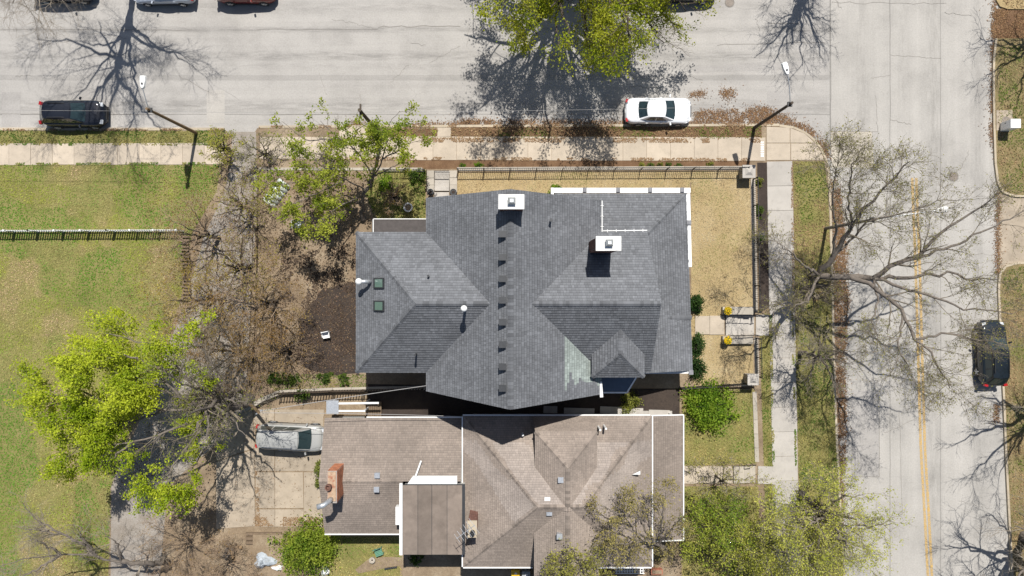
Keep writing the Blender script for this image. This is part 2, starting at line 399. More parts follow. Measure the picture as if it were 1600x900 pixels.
for k in range(34):
    on_side = k < 20; x0 = random.uniform(20, 1250) if on_side else random.uniform(1310, 1540); y0 = random.uniform(10, 185) if on_side else random.uniform(10, 880)
    a = random.uniform(0, 6.28); L = random.uniform(14, 60); q = wig((x0, y0), (x0+L*math.cos(a), y0+L*math.sin(a)), 9, 1.6)
    strip(q, .009+.0002*k, random.uniform(.012, .022), M_tar, 'crack', side_street if on_side else main_street)
M_iron = mat('rusty_iron', (.09, .08, .075), .3, 20, .7, .4)
for px, py, p in ((1490, 276, main_street), (1140, 4, side_street)):
    c = P(px, py, 0); mb = MB(); mb.lathe([(.36, .004), (.36, .012), (.31, .012), (.31, .008)], c, 24); o = mb.build('manhole_ring', M_tar, p, at=c)
    MB().lathe([(.29, .003), (.29, .014), (.27, .015)], c, 24).build('manhole_cover', mat('worn_iron', A(150, 138, 126), .25, 9, .7), p, at=c)

# raised lots
ZL = .6; ZN = .34
platform('corner_lot', [(404, 264), (666, 264), (666, 300), (713, 300), (713, 264), (1170, 264), (1176, 264), (1178.5, 400), (1180, 492), (1133, 492), (1133, 524), (1181, 524), (1183, 604), (1065, 607), (575, 607), (436, 613), (386, 634), (388, 560)], -.3, ZL, M_dirt)
platform('neighbour_lot', [(1060, 610), (1180, 607), (1184, 726), (1145, 728), (1145, 756), (1186, 757), (1195, 900), (1200, 1500), (395, 1500), (395, 836), (505, 834), (505, 650), (720, 648)], -.3, ZN, M_dirt)
sheet('front_lawn', [(1080, 284), (1172, 278), (1174, 400), (1176, 479), (1131, 479), (1131, 538), (1177, 538), (1177, 600), (1085, 603), (1080, 590)], ZL+.004, M_lawnD)
sheet('front_lawn', [(714, 270), (1172, 268), (1172, 279), (1078, 285), (1078, 300), (714, 312)], ZL+.008, M_lawnD)
sheet('shrub_bed', [(598, 266), (665, 266), (665, 342), (590, 342), (570, 300)], ZL+.006, M_lawnG)
sheet('mulch_bed', [(492, 470), (503, 452), (520, 448), (560, 440), (562, 583), (520, 586), (490, 580), (472, 572), (463, 548), (470, 520), (464, 500), (478, 486)], ZL+.006, M_mulch)
sheet('side_lawn', [(1066, 612), (1179, 609), (1182, 724), (1144, 726), (1066, 728)], ZN+.004, M_lawnG)
sheet('side_lawn', [(1066, 760), (1184, 760), (1192, 960), (1066, 960)], ZN+.004, M_lawnG)
sheet('back_garden', [(520, 838), (625, 838), (625, 960), (500, 960)], ZN+.004, M_lawnG)
sheet('side_passage', [(575, 600), (1062, 609), (1062, 650), (575, 652)], ZL+.01, M_mulch)
sheet('west_lawn', [(-300, 258), (345, 258), (338, 300), (300, 365), (282, 470), (250, 560), (210, 660), (172, 760), (168, 960), (-300, 960)], .105, M_lawnG)
sheet('west_verge', [(-300, 205), (350, 205), (354, 224), (-300, 224)], .105, M_lawnG)
sheet('north_verge', [(577, 201), (684, 201), (684, 216), (577, 216)], .105, M_litter); sheet('north_verge', [(704, 199), (1190, 197), (1190, 215), (704, 216)], .105, M_litter)
sheet('planting_strip', [(640, 250), (1172, 252), (1172, 264), (640, 264)], .105, M_litter)
sheet('mulch_strip', [(1183, 254), (1198, 254), (1202, 480), (1186, 490)], .105, M_mulch)
sheet('grass_strip', [(1186, 492), (1202, 490), (1210, 900), (1199, 900)], .105, M_lawnG)
sheet('east_strip', [(1239, 252), (1288, 252), (1294, 300), (1300, 480), (1307, 700), (1322, 960), (1252, 960), (1247, 700)], .105, M_lawnG)
sheet('gravel_alley', [(362, 206), (400, 206), (402, 300), (396, 420), (390, 560), (388, 640), (330, 700), (262, 760), (250, 900), (250, 1000), (172, 1000), (174, 760), (214, 668), (256, 560), (290, 470), (318, 372), (350, 300), (362, 250)], .109, M_gravel)
dw = struct(bpy.data.objects.new('driveway', None)); COL.objects.link(dw); dw.location = P(450, 730, 0)
for q in ([(338, 660), (394, 640), (397, 700), (338, 720)], [(338, 722), (397, 702), (398, 822), (338, 826)], [(396, 640), (428, 638), (428.5, 736), (399, 736)], [(429.5, 640), (506, 640), (506, 736), (430, 736)],
          [(399.5, 738), (428.5, 738), (429, 794), (400, 794)], [(430, 738), (473, 738), (474, 794), (430, 794)], [(400, 796), (429, 796), (429, 823), (400, 823)], [(430, 796), (474, 796), (474, 823), (430, 823)], [(475, 738), (504, 738), (504, 823), (475, 823)]):
    c = P(sum(p[0] for p in q)/4, sum(p[1] for p in q)/4, 0)
    MB().prism(ccw(PX([(a_+(.22 if a_ < sum(p[0] for p in q)/4 else -.22)*-1, b_) for a_, b_ in q], .14)), 0, .135+random.uniform(-.006, .006)).build('concrete_slab', M_drive, dw, at=c)

# ---------------------------------------------------------------- grass and leaf litter (uncountable)
M_blade = leaf_mat('grass_blade', .15, (1, 1, .8))
def cmix(a, b, t): return np.asarray(a)*(1-t)[:, None]+np.asarray(b)*t[:, None]
G_GREEN, G_OLIVE, G_STRAW = A(114, 168, 46), A(192, 198, 86), A(222, 196, 150)
BLOBS = [(150, 322, 2.4), (222, 318, 2.2), (208, 330, 1.6), (165, 408, 1.2), (140, 425, 1.8), (60, 262, 3), (15, 350, 2), (200, 440, 1.6), (10, 590, 3.2), (25, 640, 3), (20, 740, 3.2), (70, 760, 2), (130, 780, 2.2), (120, 870, 2.4), (160, 265, 3), (245, 262, 3), (300, 262, 2.4)]
def lawn_col(x, y):
    n1 = fbm(x, y, 3.6, 1); n2 = fbm(x, y, 1.9, 5)
    g = np.clip((n1-.47)*9, 0, .85)+(n2-.5)*1.4
    for bx, by, r in BLOBS:
        q = P(bx, by, .1); g = g+.6*np.exp(-(((x-q[0])**2+(y-q[1])**2)/(r*.62)**2))
    g = np.clip(g, 0, 1); s = np.clip((fbm(x, y, 2.6, 9)-.46)*8+(fbm(x, y, .7, 19)-.5)*1.6, 0, 1)*(1-g)
    c = cmix(G_OLIVE, G_GREEN, g); c = c*(1-s)[:, None]+np.asarray(G_STRAW)*s[:, None]
    return c
def dry_col(x, y):
    s = np.clip((fbm(x, y, 1.6, 21)-.36)*3, 0, 1); g = np.clip((fbm(x, y, 2.2, 23)-.52)*5, 0, .7)[:, None]; b_ = np.clip((fbm(x, y, 1.1, 27)-.6)*8, 0, .8)[:, None]; c = cmix(A(202, 182, 138), A(240, 222, 184), s)*(1-g)+np.array(A(180, 178, 104))*g; return c*(1-b_)+np.array(A(172, 148, 112))*b_
def side_col(x, y):
    s = np.clip((fbm(x, y, 1.3, 31)-.36)*3.4, 0, 1); return cmix(A(136, 158, 70), A(206, 188, 122), s)
def green_col(x, y):
    s = np.clip((fbm(x, y, .8, 41)-.36)*3.4, 0, 1); return cmix(A(104, 134, 50), A(178, 168, 100), s)
def brown_col(x, y):
    s = RNG.random(len(x)); return cmix(A(104, 74, 48), A(186, 146, 104), s)
def patchy_col(x, y):
    s = np.clip((fbm(x, y, 1.7, 51)-.52)*7, 0, 1); return cmix(A(196, 166, 124), A(128, 148, 62), s)
def grass(name, label, cat, regions, z, dens, colf, size=(.07, .2), tilt=.8, m=None, soft=0):
    xs = []; ys = []
    for pts in regions:
        poly = PX(pts, z); xx = [p[0] for p in poly]; yy = [p[1] for p in poly]
        a = (max(xx)-min(xx))*(max(yy)-min(yy)); x, y = scatter(poly, int(a*dens)); xs.append(x); ys.append(y)
    x = np.concatenate(xs); y = np.concatenate(ys)
    if soft:
        k = fbm(x, y, .55, 83) > .33; x = x[k]; y = y[k]; n = len(x); j = np.where(RNG.random(n) < .16, soft*3.5, soft); x = x+RNG.normal(0, 1, n)*j; y = y+RNG.normal(0, 1, n)*j
    n = len(x); c = colf(x, y)
    c = c*RNG.uniform(.7, 1.3, (n, 1))*RNG.uniform(.93, 1.07, (n, 3)); sz = RNG.uniform(*size, n)
    V, Q = leaf_quads(np.stack([x, y, z+sz*.12+RNG.uniform(0, .03, n)], 1), sz, tilt, .35)
    o = link(name, npmesh(name, V, [Q], c), m or M_blade); return tag(o, label, cat, kind='stuff')
grass('lawn_grass', 'patchy green and straw grass of the big lawn beside the alley', 'grass', [[(-10, 257), (346, 257), (338, 300), (300, 365), (282, 470), (250, 560), (210, 660), (174, 760), (170, 905), (-10, 905)]], .105, 210, lawn_col, (.05, .15), .6)
grass('verge_grass', 'bright green grass between kerb and pavement by the black car', 'grass', [[(-10, 203), (352, 203), (356, 226), (-10, 226)]], .105, 180, green_col)
grass('dry_grass', 'straw coloured dormant grass in front of the grey roofed house', 'grass', [[(1080, 284), (1172, 278), (1174, 400), (1176, 478), (1130, 478), (1130, 539), (1177, 539), (1177, 602), (1085, 604), (1080, 590)], [(714, 268), (1172, 267), (1172, 279), (1078, 287), (1078, 300), (714, 312)]], ZL, 260, dry_col, (.04, .11), .5)
grass('garden_grass', 'weedy green grass in front of the brown roofed house', 'grass', [[(1064, 610), (1179, 607), (1182, 726), (1064, 728)], [(1064, 760), (1184, 760), (1192, 905), (1064, 905)], [(505, 838), (628, 838), (628, 905), (500, 905)], [(975, 610), (1062, 610), (1062, 645), (1000, 645)]], ZN, 140, side_col)
grass('shrub_bed_grass', 'green weeds around the white round planter', 'grass', [[(590, 264), (664, 264), (664, 342), (585, 342), (570, 300)], [(400, 585), (572, 585), (572, 606), (430, 610)]], ZL, 170, green_col)
grass('strip_grass', 'green grass strip under the big bare street tree', 'grass', [[(1239, 470), (1299, 470), (1307, 700), (1320, 905), (1252, 905), (1247, 700)], [(1186, 500), (1204, 495), (1211, 905), (1199, 905)]], .105, 170, green_col)
grass('worn_grass', 'thin brownish grass of the kerb strips', 'grass', [[(1239, 252), (1288, 252), (1294, 300), (1299, 470), (1241, 470)], [(577, 200), (684, 200), (684, 217), (577, 217)], [(704, 199), (1190, 197), (1190, 216), (704, 217)], [(1562, 72), (1610, 72), (1610, 305), (1572, 300), (1558, 250)], [(1565, 425), (1610, 413), (1610, 905), (1584, 905), (1571, 620)], [(1563, -5), (1610, -5), (1610, 14), (1572, 12)]], .115, 130, patchy_col)
LIT = [[(1085, 176), (1120, 170), (1160, 172), (1200, 166), (1212, 178), (1200, 193), (1085, 195)], [(1195, 181), (1225, 178), (1240, 190), (1262, 196), (1280, 212), (1292, 225), (1298, 250), (1290, 246), (1270, 215), (1238, 197), (1195, 195)], [(1074, 146), (1100, 142), (1104, 150), (1078, 152)], [(1124, 142), (1148, 139), (1146, 150), (1138, 158), (1128, 150)],
       [(720, 187), (1090, 191), (1090, 195), (720, 196)], [(640, 193), (760, 190), (760, 195), (640, 196)], [(1297, 280), (1312, 284), (1322, 380), (1326, 470), (1320, 560), (1322, 660), (1318, 800), (1312, 860), (1308, 700), (1300, 480)],
       [(1551, 0), (1556, 0), (1553, 250), (1546, 200), (1549, 120)], [(1556, 14), (1610, 16), (1610, 70), (1580, 66), (1553, 90), (1550, 40)], [(230, 770), (400, 780), (400, 905), (255, 905), (258, 830)], [(640, 250), (1172, 252), (1172, 264), (640, 264)], [(545, 190), (570, 190), (568, 202), (550, 202)], [(1556, 300), (1562, 300), (1562, 430), (1556, 430)], [(1553, 630), (1560, 632), (1560, 660), (1554, 662)]]
grass('leaf_litter', 'dry brown leaves drifted along the kerbs', 'leaves', LIT, .012, 760, brown_col, (.06, .14), .16, soft=.1)
grass('leaf_litter', 'dead brown leaves and twigs littering the dirt garden and alley', 'leaves', [[(405, 266), (580, 266), (560, 340), (556, 580), (400, 606)]], ZL, 70, lambda x, y: cmix(A(96, 76, 56), A(170, 142, 112), RNG.random(len(x))), (.05, .16), .4)
grass('leaf_litter', 'brown leaf mould beside the gravel alley', 'leaves', [[(350, 290), (402, 266), (402, 600), (330, 640), (300, 600), (320, 420)], [(170, 760), (176, 740), (250, 640), (262, 690), (240, 760)], [(345, 205), (365, 205), (365, 260), (340, 300)]], .112, 60, lambda x, y: cmix(A(96, 76, 56), A(170, 142, 112), RNG.random(len(x))), (.05, .16), .4)

def edges(px, side, wd):
    """thin strip polygons along one side of a pixel polyline"""
    return [[(a[0], a[1]), (b[0], b[1]), (b[0]+side[0]*wd, b[1]+side[1]*wd), (a[0]+side[0]*wd, a[1]+side[1]*wd)] for a, b in zip(px[:-1], px[1:])]
def ragged(x, y): return fbm(x, y, .9, 77) > .5
def ragged_scatter(name, label, cat, regions, z, dens, colf, size):
    xs = []; ys = []
    for pts in regions:
        poly = PX(pts, z); xx = [p[0] for p in poly]; yy = [p[1] for p in poly]; x, y = scatter(poly, int((max(xx)-min(xx))*(max(yy)-min(yy))*dens)); k = ragged(x, y); xs.append(x[k]); ys.append(y[k])
    x = np.concatenate(xs); y = np.concatenate(ys); n = len(x); c = colf(x, y)*RNG.uniform(.7, 1.25, (n, 1)); V, Q = leaf_quads(np.stack([x, y, np.full(n, z)+RNG.uniform(0, .02, n)], 1), RNG.uniform(*size, n), .25, .6)
    tag(link(name, npmesh(name, V, [Q], c), M_blade), label, cat, kind='stuff')
ragged_scatter('edge_grass', 'grass creeping over the pavement edges', 'grass', edges([(0, 224), (352, 224)], (0, 1), 3)+edges([(0, 258), (350, 257)], (0, -1), 3.5)+edges([(1239, 480), (1250, 900)], (-1, 0), 3)+edges([(1203, 490), (1211, 900)], (1, 0), 3)+edges([(1146, 728), (1068, 728)], (0, 1), 3), .142, 420, green_col, (.06, .15))
ragged_scatter('edge_dirt', 'dirt and dry leaves spilt over the pavement edges', 'dirt', edges([(530, 215), (1195, 216)], (0, 1), 7)+edges([(530, 250), (1172, 252)], (0, -1), 5)+edges([(1239, 254), (1241, 470)], (-1, 0), 3)+edges([(404, 200), (1218, 197)], (0, -1), 4)+edges([(0, 204), (352, 204)], (0, -1), 3)+edges([(396, 822), (500, 822)], (0, -1), 14)+edges([(398, 645), (400, 822)], (1, 0), 6), .142, 420, lambda x, y: cmix(A(150, 116, 82), A(196, 164, 126), RNG.random(len(x))), (.05, .13))

ragged_scatter('mulch_chips', 'dark mulch chips spread beyond the mulch bed', 'mulch', [[(440, 400), (558, 380), (562, 590), (450, 592), (430, 500)]], ZL+.012, 260, lambda x, y: cmix(A(60, 50, 44), A(112, 92, 76), RNG.random(len(x))), (.06, .15))
grass('lawn_leaves', 'fallen brown leaves on the lawn near the alley thicket', 'leaves', [[(200, 270), (345, 262), (330, 320), (290, 400), (270, 520), (190, 480), (230, 380)], [(100, 740), (176, 720), (172, 900), (90, 900)]], .13, 26, brown_col, (.06, .15), .3)
grass('driveway_litter', 'scattered leaves on the driveway concrete', 'leaves', [[(340, 665), (505, 645), (505, 822), (340, 822)]], .15, 9, brown_col, (.05, .13), .3)
# ---------------------------------------------------------------- houses
def clip(poly, a, b, c):            # keep a*x+b*y <= c
    out = []; n = len(poly)
    for i in range(n):
        p, q = poly[i], poly[(i+1) % n]; dp = a*p[0]+b*p[1]-c; dq = a*q[0]+b*q[1]-c
        if dp <= 0: out.append(p)
        if (dp < 0 < dq) or (dq < 0 < dp):
            t = dp/(dp-dq); out.append((p[0]+(q[0]-p[0])*t, p[1]+(q[1]-p[1])*t))
    return out
def x_bands(p):
    for ax, ay, bx, by in ((X0, Y1, rx0, ry), (X1, Y1, rx1, ry)):
        L = math.hypot(bx-ax, by-ay); dd = abs((bx-ax)*(p.y-ay)-(by-ay)*(p.x-ax))/L+.25*math.sin(p.x*2.3+p.y)
        if .25 < dd < 1.7 and p.y < Y1-1.6: return tuple(c*1.16 for c in (TB[0]*.97, TB[1]*1.0, TB[2]*1.04))
    return None
TONES = (.84, .92, .97, 1, 1.04, 1.1, 1.18)
def shingles(root, poly, m, tone, exp=.2, wd=.2, band=.74, patch=None, name='shingle_slope', deck=None, thick=.13):
    """one roof slope: a solid deck with overlapping courses of single shingles on it"""
    if m is M_brown and exp == .2: exp = .16; band = .87
    pts = [Vector(p) for p in poly]; n = Vector((0, 0, 0))
    for i in range(len(pts)):
        a, b = pts[i], pts[(i+1) % len(pts)]; n += a.cross(b)
    if n.z < 0: pts = pts[::-1]; n = -n
    n.normalize(); u = Vector((0, 0, 1)).cross(n)
    u = Vector((1, 0, 0)) if u.length < 1e-3 else u.normalized()
    v = n.cross(u).normalized(); o = pts[0]
    p2 = [((p-o).dot(u), (p-o).dot(v)) for p in pts]; k = len(p2)
    mb = MB(); dn = [p-Vector((0, 0, thick)) for p in pts]
    mb.add(pts+dn, [tuple(range(k)), tuple(range(2*k-1, k-1, -1))]+[(i, i+k, (i+1) % k+k, (i+1) % k) for i in range(k)])
    d = mb.build('roof_deck', deck or M_deck, root)
    hp = []
    for i in range(k):
        a, b = p2[i], p2[(i+1) % k]; hp.append((b[1]-a[1], -(b[0]-a[0]), (b[1]-a[1])*a[0]-(b[0]-a[0])*a[1]))
    umin, umax = min(p[0] for p in p2), max(p[0] for p in p2); vmin, vmax = min(p[1] for p in p2), max(p[1] for p in p2)
    V = []; Fq = []; Fn = []; Cc = []; cq = []
    s = MB(); s.cur = (1, 1, 1); row = 0; vv = vmin-.02
    while vv < vmax:
        x = umin-random.uniform(0, wd); rt = random.uniform(.96, 1.04)
        while x < umax:
            ww = wd*random.choice((.5, .75, 1, 1, 1.3)); q = [(x+.004, vv), (x+ww-.004, vv), (x+ww-.004, vv+exp+.01), (x+.004, vv+exp+.01)]
            x += ww
            if any(all(a*p[0]+b*p[1] > c for p in q) for a, b, c in hp): continue
            if not all(a*p[0]+b*p[1] <= c for p in q for a, b, c in hp):
                for a, b, c in hp:
                    q = clip(q, a, b, c)
                    if len(q) < 3: break
                if len(q) < 3: continue
            lf = .02+random.uniform(0, .012); g = 1+(random.choice(TONES)*rt-1)*(.6 if m is M_brown else 1)
            ctr = o+u*(sum(p[0] for p in q)/len(q))+v*(sum(p[1] for p in q)/len(q)); t = tone
            if patch is not None: t = patch(ctr) or tone
            g *= .85+.3*float(fbm(ctr.x*1.0, ctr.y*1.0, 2.4, 91))
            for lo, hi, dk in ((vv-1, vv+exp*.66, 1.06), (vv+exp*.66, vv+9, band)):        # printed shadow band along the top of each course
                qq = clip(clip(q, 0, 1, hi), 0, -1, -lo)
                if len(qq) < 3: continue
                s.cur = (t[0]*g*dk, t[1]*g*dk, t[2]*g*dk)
                top = [o+u*p[0]+v*p[1]+n*(.003+lf*max(0, 1-(p[1]-vv)/exp)) for p in qq]; fs = [tuple(range(len(qq)))]; vs = list(top)
                low = [i for i, p in enumerate(qq) if p[1] < vv+1e-4]
                if len(low) >= 2:
                    i0, i1 = low[0], low[-1]; vs += [top[i0]-n*(lf+.002), top[i1]-n*(lf+.002)]; fs.append((len(qq), len(qq)+1, i1, i0))
                s.add(vs, fs)
        vv += exp; row += 1
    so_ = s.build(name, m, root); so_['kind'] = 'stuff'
    return n
def caps(root, a, b, m, tone, step=.2, wd=.3, up=.03, slope=.6, name='ridge_cap'):
    """row of cap shingles bent over a ridge or hip from a (low) to b (high)"""
    a, b = Vector(a), Vector(b); d = b-a; L = d.length; t = d/L; side = t.cross(Vector((0, 0, 1))).normalized(); nrm = side.cross(t)
    s = MB(); s.cur = (1, 1, 1); k = int(L/step)
    for i in range(k):
        g = random.uniform(.62, 1.12); s.cur = tuple(x*g for x in tone); p = a+t*i*step; q = a+t*(i+1.12)*step
        w_ = wd/2; h0, h1 = up+.02, up
        s.add([p-side*w_-nrm*(w_*slope-h0), p+nrm*h0, p+side*w_-nrm*(w_*slope-h0), q-side*w_-nrm*(w_*slope-h1), q+nrm*h1, q+side*w_-nrm*(w_*slope-h1),
               p-side*w_-nrm*(w_*slope-h0+.03), p+nrm*(h0-.03), p+side*w_-nrm*(w_*slope-h0+.03)], [(0, 1, 4, 3), (1, 2, 5, 4), (6, 7, 1, 0), (7, 8, 2, 1)])
    o = s.build(name, m, root); o['kind'] = 'stuff'
def bar(root, name, a, b, wd, ht, m, up=0):
    """straight trim of rectangular section between two points"""
    a, b = Vector(a), Vector(b); d = b-a; L = d.length; t = d/L; s = t.cross(Vector((0, 0, 1))).normalized()*wd/2; z = Vector((0, 0, ht/2))
    vs = [a-s-z, a+s-z, a+s+z, a-s+z, b-s-z, b+s-z, b+s+z, b-s+z]
    return MB().add(vs, [(0, 1, 2, 3), (7, 6, 5, 4), (0, 4, 5, 1), (1, 5, 6, 2), (2, 6, 7, 3), (3, 7, 4, 0)]).build(name, m, root)
def wall(root, pts, z0, z1, m, name='wall'): return MB().prism(ccw(list(pts)), z0, z1).build(name, m, root)
def window(root, c, wd, ht, ang):
    """window in a wall; ang = direction the wall faces"""
    ca, sa = math.cos(ang), math.sin(ang)
    f = MB()
    for du, dz, a, b in ((0, ht/2, wd+.2, .12), (0, -ht/2, wd+.3, .12), (-wd/2, 0, .1, ht), (wd/2, 0, .1, ht), (0, 0, wd, .05)):
        f.box((c[0]-sa*du+ca*.04, c[1]+ca*du+sa*.04, c[2]+dz), (.14, a, b), ang)
    o = f.build('window', M_trim, root)
    MB().box((c[0]+ca*.01, c[1]+sa*.01, c[2]), (.05, wd, ht), ang).build('pane', glass_mat('window_glass'), o)
def chimney(root, c, wd, dp, z0, z1, mbrick, name='chimney', cap=True):
    """brick shaft of single courses, white crown slab, metal cowl"""
    o = MB().box((c[0], c[1], (z0+z1)/2), (wd-.02, dp-.02, z1-z0), 0).build(name, M_mortar, root)
    zz = z0; k = 0; br = MB(); br.cur = (1, 1, 1)
    while zz < z1-.07:
        off = .12 if k % 2 else 0
        for sgn in (-1, 1):
            x = -wd/2+off-.12
            while x < wd/2-.02:
                a, b = max(x, -wd/2), min(x+.23, wd/2)
                g = random.uniform(.7, 1.25); br.cur = (g, g, g)
                if b-a > .03: br.box((c[0]+(a+b)/2, c[1]+sgn*(dp/2-.04), zz+.035), (b-a-.012, .1, .065))
                x += .24
            y = -dp/2+.1+off-.12
            while y < dp/2-.1:
                a, b = max(y, -dp/2+.1), min(y+.23, dp/2-.1); g = random.uniform(.7, 1.25); br.cur = (g, g, g)
                if b-a > .03: br.box((c[0]+sgn*(wd/2-.04), c[1]+(a+b)/2, zz+.035), (.1, b-a-.012, .065))
                y += .24
        zz += .078; k += 1
    b = br.build('brickwork', mbrick, o); b['kind'] = 'stuff'
    return o
M_deck = mat('roof_board', A(92, 94, 98), .1, 3)
M_trim = mat('white_trim', (.74, .74, .72), .06, 4, .5, .05, dirt=(.45, .42, .38), dscale=3, dlo=.6, dhi=.85)
M_gray = mat('grey_shingle', (.16, .16, .17), .15, .6, .9, .35, 90, attr=True, dirt=None)
M_brown = mat('brown_shingle', (.2, .17, .15), .2, .4, .92, .35, 90, attr=True)
M_mortar = mat('mortar', (.32, .29, .26), .15, 10)
def brick_attr(name, col):
    if name in MATS: return MATS[name]
    m, t, b = nodes(name); a = N(t, 'Attribute', attribute_name='col').outputs[0]; tc = N(t, 'TexCoord').outputs['Object']
    c = mixc(t, 1.0, a, col, 'MULTIPLY'); c = mixc(t, 1.0, c, ramp(t, noise(t, tc, 30, 4), [(.3, .75), (.7, 1.2)]), 'MULTIPLY')
    t.links.new(c, b.inputs[0]); setin(b, Roughness=.9); MATS[name] = m; return m
M_brickD = brick_attr('dark_brick', (.16, .075, .055)); M_brickO = brick_attr('orange_brick', (.42, .16, .08))
M_siding = mat('pale_siding', (.42, .42, .40), .1, 2); M_brickw = mat('brick_wall', (.2, .09, .07), .2, 14, .9, .4)
M_galv = mat('galvanised_steel', (.5, .52, .54), .15, 8, .4, .05, metal=.6)
M_dark = mat('dark_metal', (.03, .032, .035), .2, 8, .5, .1)
M_blue = mat('shaded_blue_metal', (.07, .10, .14), .1, 4, .45, .05)  # blue metal of the bay roof, darkened for the shadow lying on it
TG = A(124, 126, 130); TB = A(167, 153, 141); PATCH_TONE = A(168, 178, 172)

# ============ the big house with the grey shingle roof
gh = thing('grey_house', (0, -.7, ZL), 'large house with grey shingle cross-gable roof, two chimneys and white trimmed porch', 'house')
ze, zr, zw = 6.5, 11.0, 10.0
xl, xr, xm = -5.5, 5.72, -.08; yt, yb, yr = 5.78, -6.62, -.93
def in_patch(p):
    if p.x < 3.28 or p.y > -2.75: return False
    teeth = abs(((p.x*1.7) % 1)-.5)*1.3+.35*math.sin(p.x*9)
    return PATCH_TONE if p.y > -6.0+teeth-.35*(p.x-3.3)*.4 else None
TG2 = tuple(c*1.02 for c in TG)
shingles(gh, [(xl, yt, ze), (xl, yb, ze), (xm, yb-.42, zr), (xm, yt-.06, zr)], M_gray, TG)
shingles(gh, [(xr, yb-.2, ze), (xr, yt-.15, ze), (xm, yt-.06, zr), (xm, yb-.42, zr)], M_gray, TG, patch=in_patch)
shingles(gh, [(-10, 3.58, ze), (-1.05, 3.58, ze), (-1.05, yr, zw), (-5.7, yr, zw)], M_gray, TG2)
shingles(gh, [(-1.05, -5.42, ze), (-10, -5.42, ze), (-5.7, yr, zw), (-1.05, yr, zw)], M_gray, TG)
shingles(gh, [(-10, -5.42, ze), (-10, 3.58, ze), (-5.7, yr, zw)], M_gray, TG)
shingles(gh, [(.9, 3.62, ze), (8.66, 3.62, ze), (8.85, yr, zw), (.9, yr, zw)], M_gray, TG2)
shingles(gh, [(8.9, -5.4, ze), (.9, -5.4, ze), (.9, yr, zw), (8.85, yr, zw)], M_gray, TG)
# dormer tower on the right wing
dz, dr = 7.47, 8.75; dxa, dxb, dxm = 5.02, 8.3, 6.63
shingles(gh, [(dxa, -5.6, dz), (dxm, -4.02, dr), (dxm, -2.3, dr), (dxa, -3.3, dz)], M_gray, TG)
shingles(gh, [(dxb, -5.6, dz), (dxb, -3.35, dz), (dxm, -2.3, dr), (dxm, -4.02, dr)], M_gray, TG)
shingles(gh, [(dxa, -5.6, dz), (dxb, -5.6, dz), (dxm, -4.02, dr)], M_gray, TG)
wall(gh, [(dxa+.3, -2.5), (dxb-.3, -2.5), (dxb-.3, -5.3), (dxa+.3, -5.3)], 5.2, dz+.02, M_siding, 'dormer_wall')
for a, b in (((dxa, -5.6, dz), (dxm, -4.02, dr)), ((dxb, -5.6, dz), (dxm, -4.02, dr)), ((dxm, -4.02, dr), (dxm, -2.6, dr))): caps(gh, a, b, M_gray, TG)
# caps of the main ridges and hips
caps(gh, (xm, yb-.4, zr), (xm, yt-.08, zr), M_gray, TG, .2, .34)
caps(gh, (-5.7, yr, zw), (-1.3, yr, zw), M_gray, TG); caps(gh, (8.8, yr, zw), (1.2, yr, zw), M_gray, TG)
caps(gh, (-10, 3.58, ze), (-5.7, yr, zw), M_gray, TG); caps(gh, (-10, -5.42, ze), (-5.7, yr, zw), M_gray, TG)
# wrap-around porch roof
zp, zq = 3.2, 4.75
shingles(gh, [(2.95, 6.5, zp), (2.95, 3.2, zq), (8.6, 3.2, zq), (12.0, 6.5, zp)], M_gray, TG)
shingles(gh, [(12.0, 6.5, zp), (8.6, 3.2, zq), (8.906, -5.68, zq), (12.42, -5.68, zp)], M_gray, TG)
caps(gh, (12.0, 6.5, zp), (8.7, 3.3, zq), M_gray, TG); caps(gh, (12.35, -2.02, zp+.04), (9.2, -2.02, zq-.25), M_gray, TG, slope=.2)
def ledge(a, b, nm='porch_cornice', w_=.34, h_=.22): return bar(gh, nm, a, b, w_, h_, M_trim)
ledge((2.9, 6.72, zp-.08), (12.28, 6.72, zp-.08)); ledge((12.1, 6.5, zp-.08), (12.22, 1.45, zp-.08), w_=.3); ledge((9.1, -5.83, zp-.08), (12.44, -5.8, zp-.08), w_=.16)
ledge((2.78, 6.9, zp-.08), (2.78, 6.0, zp-.08), w_=.2)
M_crown = mat('weathered_crown', (.66, .65, .62), .1, 3, .8, .2, dirt=(.3, .28, .25), dscale=4, dlo=.55, dhi=.8)
M_lead = mat('grey_flashing', (.2, .2, .21), .2, 6)
for x in (5.0, 7.3, 9.5, 11.7): MB().box((x, 6.74, zp+.08), (.26, .3, .13)).build('cornice_bracket', M_lead, gh)
for x, y in ((12.16, 4.5), (12.3, -5.8)): MB().box((x, y, zp+.07), (.3, .3, .12)).build('cornice_bracket', M_lead, gh)
for x in (3.3, 6.2, 9.1, 11.85): MB().lathe([(.14, 0), (.14, .15), (.11, .2), (.1, 2.2), (.14, 2.3), (.14, 2.42)], (x, 6.4, ZL), 12).build('porch_column', M_trim, gh, smooth=False)
for y in (3.5, .6, -2.4, -5.4): MB().lathe([(.14, 0), (.14, .15), (.11, .2), (.1, 2.2), (.14, 2.3), (.14, 2.42)], (12.0, y, ZL), 12).build('porch_column', M_trim, gh)
wall(gh, [(2.95, 6.5), (12.15, 6.5), (12.3, -5.6), (8.6, -5.6), (8.6, 3.2), (2.95, 3.2)], ZL-.3, ZL+.25, M_walk2, 'porch_floor')
